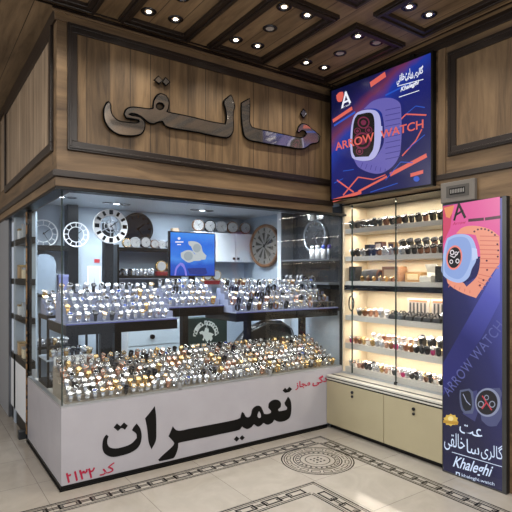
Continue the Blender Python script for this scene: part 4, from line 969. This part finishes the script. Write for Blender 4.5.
# easel card
t = thing('picture_card', (.50, 1.0, 1.2), 'white framed card with a dark tower drawing behind the corner display', 'picture')
e0 = Plane((0, 1.0, 0), (1, 0, 0), (0, 0, 1)); pa, pb = e0.uv(87.5, 266), e0.uv(101, 300)
MB().box(pa[0], pb[0], 1.0, 1.012, 1.20, pa[1]).build('frame', CLKW, t)
MB().box(pa[0]+.012, pb[0]-.012, .998, 1.0, 1.22, pa[1]-.012).build('sheet', mat('pale sheet', 'c3ccd4', .5), t)
cx_ = (pa[0]+pb[0])/2
mb = MB(); mb.add([(cx_-.03, .997, 1.25), (cx_+.03, .997, 1.25), (cx_+.006, .997, 1.40), (cx_, .997, 1.52), (cx_-.006, .997, 1.40)], [(0, 1, 2, 3, 4)]); mb.build('drawing', GREYM, t)
MB().box(cx_-.02, cx_+.02, 1.012, 1.05, 1.20, 1.215).build('foot', BLACK, t)
st = thing('side_table', (.3, .87, ZC), 'low black table standing behind the corner display shelf', 'table')
MB().box(.05, .48, .70, 1.05, 1.165, 1.2).build('table_top', BLACK, st)
mb = MB()
for k in range(1, 4): mb.box(.06, .47, .70+.075*k-.002, .70+.075*(k+1)-.002, 1.2, 1.2+.045*k)
mb.build('stepped_riser', MATS['acrylic riser'], st); MB().box(.05, .48, .70, 1.05, .815, .83).build('lower_shelf', mat('pale shelf', 'a8b4c4', .3), st); MB().box(.05, .48, .70, 1.05, ZC+.001, ZC+.03).build('base', BLACK, st)
for x, y in ((.06, .71), (.47, .71), (.06, 1.04), (.47, 1.04)): MB().box(x-.009, x+.009, y-.009, y+.009, ZC+.03, 1.165).build('leg', BLACK, st)
# white boards and dark ledges on the rear wall at left
t = thing('arch_board', (.24, 1.8, 1.2), 'white round topped display board on the ledge beside the gilded post', 'display board')
mb = MB(); pr_ = [(.13, 1.355)]+[(.24-.11*math.cos(PI*i/14), 1.65+.11*math.sin(PI*i/14)) for i in range(15)]+[(.35, 1.355)]
k_ = len(pr_); mb.add([(x, 1.72, z) for x, z in pr_]+[(x, 1.74, z) for x, z in pr_], [tuple(range(k_)), tuple(reversed(range(k_, 2*k_)))]+[(i, k_+i, k_+(i+1) % k_, (i+1) % k_) for i in range(k_)]); mb.build('board', mat('grey arch', '8f9dac', .5), t)
MB().box(.18, .30, 1.70, 1.78, 1.345, 1.355).build('foot', STEEL, t)
lg = thing('wall_ledge', (.4, 1.85, 1.3), 'black double ledge across the rear wall beside the gilded post', 'ledge')
MB().box(.125, .485, 1.68, 1.949, 1.315, 1.345).build('ledge', BLACK, lg); MB().box(.125, .485, 1.74, 1.949, 1.80, 1.85).build('ledge', BLACK, lg)
MB().box(.108, .125, 1.68, 1.949, .2, 2.25).build('side', BLACK, lg); MB().box(.125, .145, 1.93, 1.949, 1.85, 2.25).build('strip', BLACK, lg)
MB().box(.125, .485, 1.68, 1.949, .78, .81).build('ledge', BLACK, lg)
t = thing('storage_box', (.42, 1.78, 1.345), 'lilac storage box on the black ledge beside the arched board', 'box')
MB().box(.375, .47, 1.70, 1.78, 1.345, 1.52).build('body', mat('lilac card', '6a6f9e', .5), t, bevel=.003); MB().box(.372, .473, 1.697, 1.783, 1.52, 1.545).build('lid', mat('lilac lid', '8086b4', .5), t, bevel=.003)
t = thing('table_fan', (.33, 1.82, 1.85), 'small black jewellery bust on the upper rear ledge', 'jewellery bust') if False else None
t = thing('wall_panel_board', (.8, 1.9, 1.2), 'pale hanging board with a red tag beside the black rear post', 'board')
MB().box(.61, .96, 1.90, 1.93, .6, 1.88).build('board', mat('pale board', 'a9b6c4', .5), t); MB().box(.80, .86, 1.895, 1.90, 1.68, 1.72).build('tag', mat('red tag', 'b4323a', .5), t)
# drawers
dr = thing('drawer_unit', (1.27, 1.5, 0), 'white two drawer unit with round dark knobs behind the counter', 'drawer unit')
MB().box(.97, 1.57, 1.32, 1.62, 0, 1.05).build('carcass', WHITE, dr)
for z0, z1 in ((.79, 1.03), (.54, .78), (.05, .53)):
    d = MB().box(.98, 1.56, 1.30, 1.32, z0, z1).build('drawer', mat('pale drawer', 'c9d8e4', .4), dr, bevel=.003)
    mb = MB(); mb.cyl((1.235, 1.30, (z0+z1)/2-.03), (1.235, 1.275, (z0+z1)/2-.03), .025, 16); mb.build('knob', GUN, d)
# bag
BG = Plane((0, .90, 0), (1, 0, 0), (0, 0, 1)); ga, gb = BG.uv(187, 318.5), BG.uv(227, 360)
bag = thing('paper_bag', ((ga[0]+gb[0])/2, .95, .52), 'dark green paper bag with white polo player print behind the counter', 'bag')
GRN = mat('dark green paper', '16302f', .5)
bf = MB().box(ga[0], gb[0], .90, 1.04, .52, ga[1]-.004).build('body', GRN, bag)
mb = MB()
for y in (.905, 1.035): mb.tube([(ga[0]+.12+.2*i/10, y, ga[1]-.01+.05*math.sin(PI*i/10)*0-.02*abs(i-5)/5) for i in range(11)], .004)
mb.build('handle', BLACK, bag)
kB = 8.533; bu = lambda x, y: BG.uv(180+x/kB, 310+y/kB)
BW = mat('bag print', 'd9e2de', .5)
def arc_text(s_, c, r, a0, a1, size):
    mes = []
    for i, ch in enumerate(s_):
        if ch == ' ': continue
        a = a0+(a1-a0)*i/(len(s_)-1); me = text_mesh(ch, size=size, align='CENTER', offset=.012)
        for v in me.vertices:
            x, y = v.co.x, v.co.y; v.co.x = c[0]+r*math.sin(a)+x*math.cos(a)+y*math.sin(a); v.co.y = c[1]+r*math.cos(a)-x*math.sin(a)+y*math.cos(a)
        mes.append(me)
    return mes
ac = bu(222, 215)
me = join_meshes(arc_text('SANTA BARBARA', ac, .118, -1.45, 1.45, .036)+[fit_text('POLO & RACQUET', BG, bu(85, 315), bu(355, 292), bu(85, 292), offset=.01), fit_text('CLUB', BG, bu(180, 345), bu(268, 338), bu(180, 322), offset=.01)])
lay(me, 'bag_lettering', BG, .0012, BW, bf)
lay(curve_mesh([smooth_poly([bu(*p) for p in l]) for l in ([(165, 190), (190, 178), (205, 185), (215, 152), (232, 150), (245, 165), (243, 190), (265, 195), (290, 208), (272, 222), (278, 245), (262, 268), (250, 250), (232, 272), (222, 262), (210, 240), (200, 262), (190, 255), (200, 228), (190, 205), (172, 208)],)]+[[Vector(p) for p in stroke(bu(233, 160), bu(225, 128), .006)]]), 'rider_print', BG, .0012, BW, bf)
# stool under the bag
t = thing('low_stool', (1.68, .97, 0), 'low black stool under the dark green paper bag', 'stool')
MB().box(1.46, 1.92, .86, 1.10, .49, .52).build('seat', BLACK, t)
for x, y in ((1.49, .89), (1.89, .89), (1.49, 1.07), (1.89, 1.07)): MB().box(x-.015, x+.015, y-.015, y+.015, 0, .49).build('leg', BLACK, t)
# office armchair
ch = thing('office_armchair', (2.35, 1.05, 0), 'wide black leather armchair with rounded back behind the counter', 'armchair')
LEA = mat('black leather', '1b1c1f', .35, noise=.2, nscale=40)
def soft(x0, x1, y0, y1, z0, z1, name, m, r=.05, parent=ch):
    o = MB().box(x0, x1, y0, y1, z0, z1).build(name, m, parent); b = o.modifiers.new('soft', 'BEVEL'); b.width = r; b.segments = 5; b.limit_method = 'NONE'
    for p in o.data.polygons: p.use_smooth = True
    return o
mb = MB(); pro = [(1.86, .52), (1.88, .70), (1.95, .85), (2.08, .97), (2.30, 1.045), (2.52, 1.03), (2.64, .96), (2.70, .82), (2.72, .52)]
k_ = len(pro); mb.add([(x, .66, z) for x, z in pro]+[(x, .79, z) for x, z in pro], [tuple(range(k_)), tuple(reversed(range(k_, 2*k_)))]+[(i, k_+i, k_+(i+1) % k_, (i+1) % k_) for i in range(k_)])
o = mb.build('backrest', LEA, ch); b = o.modifiers.new('soft', 'BEVEL'); b.width = .045; b.segments = 4; b.limit_method = 'ANGLE'; b.angle_limit = math.radians(40)
mb = MB(); mb.tube([(x, .655, z-.03) for x, z in pro[1:-1]], .008); mb.build('piping', GREYM, o)
soft(1.99, 2.68, .79, 1.3, .40, .53, 'seat', LEA); soft(2.62, 2.715, .80, 1.26, .53, .74, 'armrest', LEA, .035); soft(1.945, 2.03, .80, 1.26, .53, .74, 'armrest', LEA, .035)
mb = MB(); mb.cyl((2.35, 1.05, .08), (2.35, 1.05, .40), .03); mb.build('pedestal', GREYM, ch)
for k in range(5):
    a = 2*PI*k/5+.3; mb = MB(); mb.cyl((2.35, 1.05, .09), (2.35+.3*math.cos(a), 1.05+.3*math.sin(a), .06), .022, 8, .014); mb.cyl((2.35+.3*math.cos(a), 1.05+.3*math.sin(a)-.012, .031), (2.35+.3*math.cos(a), 1.05+.3*math.sin(a)+.012, .031), .03, 12); mb.build('leg', BLACK, ch)
t = thing('leather_case', (2.30, .72, 1.048), 'brown leather case lying on top of the armchair back', 'case')
soft(2.18, 2.42, .67, .78, 1.048, 1.108, 'body', mat('brown leather', '5a3524', .5), .02, t); MB().box(2.28, 2.32, .666, .67, 1.06, 1.09).build('clasp', GOLD, t)
# right wall niche
ni = thing('wall_niche', (2.8, .45, 1.2), 'dark wall unit with glass shelves at the cabinet end of the shop', 'shelving')
MB().box(2.835, 2.849, .06, .88, 1.16, 2.27).build('backboard', mat('dark backboard', '1a1c22', .4), ni)
for z in (1.715, 1.46): MB().box(2.66, 2.835, .07, .87, z-.02, z).build('shelf', GREYM, ni)
MB().box(2.68, 2.835, .07, .87, 1.40, 1.44).build('shelf_band', BLACK, ni)
MB().box(2.66, 2.849, .87, .88, 1.16, 2.27).build('side', GREYM, ni)
mb = MB(); mb.box(2.75, 2.849, .93, 1.07, 0, 2.29); tag(mb.build('white_pilaster', WHITE, bevel=.003), 'white pilaster between the walnut clock and the dark wall unit', 'pilaster')
for i, (y, m_, lab) in enumerate(((.40, 'e9eef2', 'white perfume bottle with pale cap, nearest the dark clock'), (.31, 'dfe6f0', 'white perfume bottle with steel cap on the dark wall unit'), (.22, '3c58b8', 'white perfume bottle with blue cap on the dark wall unit'), (.13, '4a3f8c', 'dark perfume bottle with violet cap on the dark wall unit'))):
    t = thing('perfume_bottle', (2.72, y, 1.715), lab, 'bottle')
    mb = MB(); mb.cyl((2.72, y, 1.716), (2.72, y, 1.82), .026, 16); mb.build('body', CLKW if i < 3 else GREYM, t)
    mb = MB(); mb.cyl((2.72, y, 1.82), (2.72, y, 1.86), .02, 16); mb.build('cap', mat('cap '+m_, m_, .3), t)
for i, y in enumerate((.30, .16)):
    t = thing('hanging_spotlight', (2.5, y, IC), 'white hanging spot above the dark wall unit, %s' % ('farther from the cabinet' if i == 0 else 'nearer the cabinet'), 'spotlight')
    mb = MB(); mb.cyl((2.62, y, IC), (2.62, y, IC-.06), .012, 10); mb.build('stem', CLKW, t)
    mb = MB(); mb.lathe([(0, .06), (.03, .055), (.036, 0), (.034, -.05), (.0, -.06)], (2.62, y, IC-.12)); mb.build('shade', CLKW, t)

# one crowd of watches on the far shelves, too small and many to count
crowd = MB(); cm = [SILVER, SILVER, DIALW, GOLD, GUN, DIALK]
def crowd_watch(loc, rz, sc, km):
    S, K, D = _cw; M = Matrix.Rotation(rz, 4, 'Z')
    for src, mi in ((S, km[0]), (K, km[1]), (D, km[2])):
        crowd.add([(M @ Vector(v))*sc+Vector(loc) for v in src.v], src.f, mi)
_cw = watch_meshes(SILVER, SILVER, DIALW, detail=8)
def crowd_row(x0, x1, y, z, n, rz=0, sc=1.15, along='x'):
    for i in range(n):
        a = x0+(x1-x0)*i/(n-1); loc = (a, y, z+.001) if along == 'x' else (y, a, z+.001)
        crowd_watch(loc, rz+random.uniform(-.3, .3), sc*random.uniform(.9, 1.1), random.choice(((0, 1, 2), (0, 1, 2), (0, 1, 5), (3, 3, 2), (4, 4, 5))))
for y, n in ((1.69, 9), (1.76, 9), (1.83, 9)): crowd_row(1.04, 1.40, y, 1.531, n)
for y in (1.70, 1.78): crowd_row(2.38, 2.80, y, 1.421, 8)
for y in (1.70, 1.78): crowd_row(1.04, 1.70, y, 1.211, 11)
for k in range(4): crowd_row(.085, .45, .735+.075*k, 1.2+.045*k, 7)
for y in (1.72, 1.80): crowd_row(.165, .45, y, .81, 6)
for x in (2.685, 2.74, 2.795): crowd_row(.47, .84, x, 1.46, 7, RZ_, along='y')
for y in (.75, .83, .91): crowd_row(.11, .42, y, .83, 7, sc=1.1)
for y in (.77, .86): crowd_row(.11, .42, y, ZC+.03, 6, sc=1.2)
o = crowd.build('distant_watches', cm); o['kind'] = 'stuff'; tag(o, 'crowd of small watches on the far shelves and ledges of the shop', 'watches')

# watch cushion mound in the tray corner
t = thing('watch_cushion', (.22, .56, ZC), 'white rolled cushion at the corner end of the lower tray', 'cushion')
mb = MB(); mb.box(.08, .40, .51, .60, ZC-.001, .80); mb.build('block', mat('pale block', 'c8ccd0', .5), t)
mb = MB(); mb.cyl((.08, .555, .83), (.40, .555, .83), .045, 18); mb.build('roll', WHITE, t)

# left showcase --------------------------------------------------------------
sc_ = thing('glass_showcase', (.15, 1.8, 0), 'tall narrow white showcase with black shelves beyond the counter side', 'showcase')
MB().box(.0, .10, 1.36, 2.235, .14, .65).build('base_door', WHITE, sc_, bevel=.003); MB().box(.01, .10, 1.36, 2.235, 0, .14).build('plinth', BLACK, sc_)
MB().box(.085, .10, 1.36, 2.235, .65, FZ-.012).build('back_panel', mat('lit back', 'b9cbdc', .5), sc_)
for z0, z1 in ((.65, .72), (1.075, 1.13), (1.445, 1.505), (1.845, 1.905)): MB().box(.0, .085, 1.36, 2.235, z0, z1).build('shelf', BLACK, sc_)
MB().box(-.02, .01, 2.24, 2.27, 0, FZ-.012).build('frame_post', GREYM, sc_)
MB().box(-.004, .0, 1.36, 2.24, .72, FZ-.012).build('glass_front', GLASSS, sc_)
names = [('cream', 'e0d2b4'), ('rust', '9a4a34'), ('pale', 'd8dde2'), ('steel', 'a4acb4'), ('red', 'a82a34'), ('tan', 'b0906a')]
for si, z in enumerate((.72, 1.13, 1.505, 1.905)):
    for k, y in enumerate((1.62, 1.86, 2.08)):
        z = (.72, 1.13, 1.505, 1.905)[si]
        nm, col = names[(si*2+k*5+si) % 6]; h = .09+.03*((k+si) % 2)
        z += .001; t = thing('trinket_box', (.04, y, z), '%s %s trinket box on the %s showcase shelf' % (('short', 'tall')[(k+si) % 2], nm, ('lowest', 'second', 'third', 'top')[si])+(', beside the frame' if k == 2 else ''), 'trinket box')
        MB().box(.012, .075, y-.045, y+.045, z, z+h).build('body', mat('trinket '+col, col, .45), t, bevel=.004); MB().box(.010, .077, y-.049, y+.049, z+h, z+h+.02).build('lid', GOLD if k == 1 else STEEL, t, bevel=.002)

# ================================================================== LIGHTS
DL = emis('downlight bulb', 'fff6e6', 14); DLO = mat('downlight glass', 'b8b4ae', .2)
def downlight(x, y, label, on=True, power=9):
    t = thing('downlight', (x, y, CZL), label, 'downlight')
    mb = MB(); mb.torus((x, y, CZL-.003), (0, 0, 1), .044, .013, 24, 6, flat=.5); mb.build('rim', GUN, t)
    mb = MB(); mb.lathe([(.040, 0), (.026, -.002+.004)], (x, y, CZL-.004)); mb.build('reflector', SILVER, t)
    MB().disc((x, y, CZL-.004), (0, 0, -1), .017 if on else .034, 18).build('bulb', DL if on else DLO, t)
    if on and power:
        d = bpy.data.lights.new('downlight_lamp', 'SPOT'); d.energy = power; d.spot_size = 2.0; d.spot_blend = .8; d.shadow_soft_size = .03; d.color = (1, .93, .82)
        o = bpy.data.objects.new('downlight_lamp', d); C.objects.link(o); o.location = (x, y, CZL-.03)
PAT = ((.148, -.365, 1), (.350, -.38, 1), (.262, -.667, 0), (.166, -.965, 1), (.370, -.975, 1))
WHERE = {-1: 'coffer over the counter corner', 0: 'coffer above the first mirror letter', 1: 'coffer above the middle letters', 2: 'coffer before the screen'}
POS = ('first by the fascia', 'second by the fascia', 'centre', 'first of outer pair', 'second of outer pair')
for k in (-1, 0, 1, 2):
    for i, (dx, y, on) in enumerate(PAT):
        if (k == 2 and i in (4,)): on = 0
        downlight(.36+.735*k+dx, y, '%s downlight, %s in the %s' % ('glowing' if on else 'unlit', POS[i], WHERE[k]), on, 16)
for i, (dx, y, on) in enumerate(PAT[:2]):
    downlight(.36+.735*2+dx, y-1.1, 'glowing downlight in the coffer above the wood wall panel, %s' % ('farther from wall' if i == 0 else 'nearer the wall'), on, 16)
# shop ceiling spots
SPOTB = emis('spot bulb', 'f4f8ff', 10)
k = 0
for x, y, lab in ((.42, .32, 'beside the counter corner'), (.86, .50, 'in front of the white skeleton clock'), (1.35, .75, 'before the black wall clock'), (1.72, .45, 'before the television'), (2.2, .75, 'before the white cupboards'), (2.5, .40, 'before the dark wall unit'), (.9, 1.45, 'near the rear wall behind the skeleton clock'), (1.9, 1.4, 'near the rear wall above the television'), (.3, 1.3, 'near the gilded post')):
    t = thing('ceiling_spot', (x, y, IC), 'triple ring recessed spot in the shop ceiling '+lab, 'ceiling spot')
    mb = MB()
    for dx in (-.1, 0, .1): mb.torus((x+dx, y, IC-.004), (0, 0, 1), .045, .009, 20, 6, flat=.5)
    mb.build('ring', GREYM, t)
    MB().disc((x, y, IC-.006), (0, 0, -1), .032, 16).build('bulb', SPOTB, t)
    d = bpy.data.lights.new('shop_lamp', 'SPOT'); d.energy = 34; d.spot_size = 2.6; d.spot_blend = .7; d.shadow_soft_size = .04; d.color = (.86, .93, 1)
    o = bpy.data.objects.new('shop_lamp', d); C.objects.link(o); o.location = (x, y, IC-.03)
# LED strip behind the fascia, over the glass
area((1.4, .10, FZ+.012), 2.5, .03, 8, (.93, .96, 1), name='fascia_strip')
area((1.4, 1.5, IC-.004), 1.6, .06, 16, (.84, .92, 1), name='rear_strip')
for x0, x1 in ((.1, .9), (1.55, 2.7)): area(((x0+x1)/2, .2, 1.095), x1-x0, .03, 3*(x1-x0), (1, .95, .87), name='tray_fill')  # added lamps without fittings, brighten the tray watches
area((1.22, .4, 1.16), .5, .03, 1.5, (1, .95, .87), name='tray_fill')  # added tray lamp too, hangs free under the set back shelf
# lights of the concourse, then added fill lamps
for x, y in ((-1.6, -2.2), (.6, -3.2), (-.6, -4.8), (1.6, -5.0), (-3, -4)):
    area((x, y, CZL-.05), 1.0, 1.0, 62, (1, .965, .92), name='concourse_lamp')
area((-3.4, .8, 2.9), 1.2, 1.2, 60, (1, .95, .9), rot=(0, math.radians(-60), 0), name='left_fill')  # added unseen lamp, lifts the dark left fascia and side panel
for x, y in ((-2, -4.6), (1.2, -4.4)): area((x, y, 2.4), .8, .8, 90, (1, .94, .86), rot=(PI, 0, 0), name='ceiling_fill')  # added unseen lamps pointing up, brighten the wooden ceiling
w = bpy.data.worlds.new('world'); bpy.context.scene.world = w; w.use_nodes = True
w.node_tree.nodes['Background'].inputs['Color'].default_value = (.80, .86, 1, 1); w.node_tree.nodes['Background'].inputs['Strength'].default_value = .55
sc = bpy.context.scene
sc.view_settings.view_transform = 'Standard'; sc.view_settings.look = 'None'; sc.view_settings.exposure = 0
sc.cycles.transparent_max_bounces = 24; sc.cycles.caustics_reflective = False; sc.cycles.caustics_refractive = False; sc.cycles.sample_clamp_indirect = 4
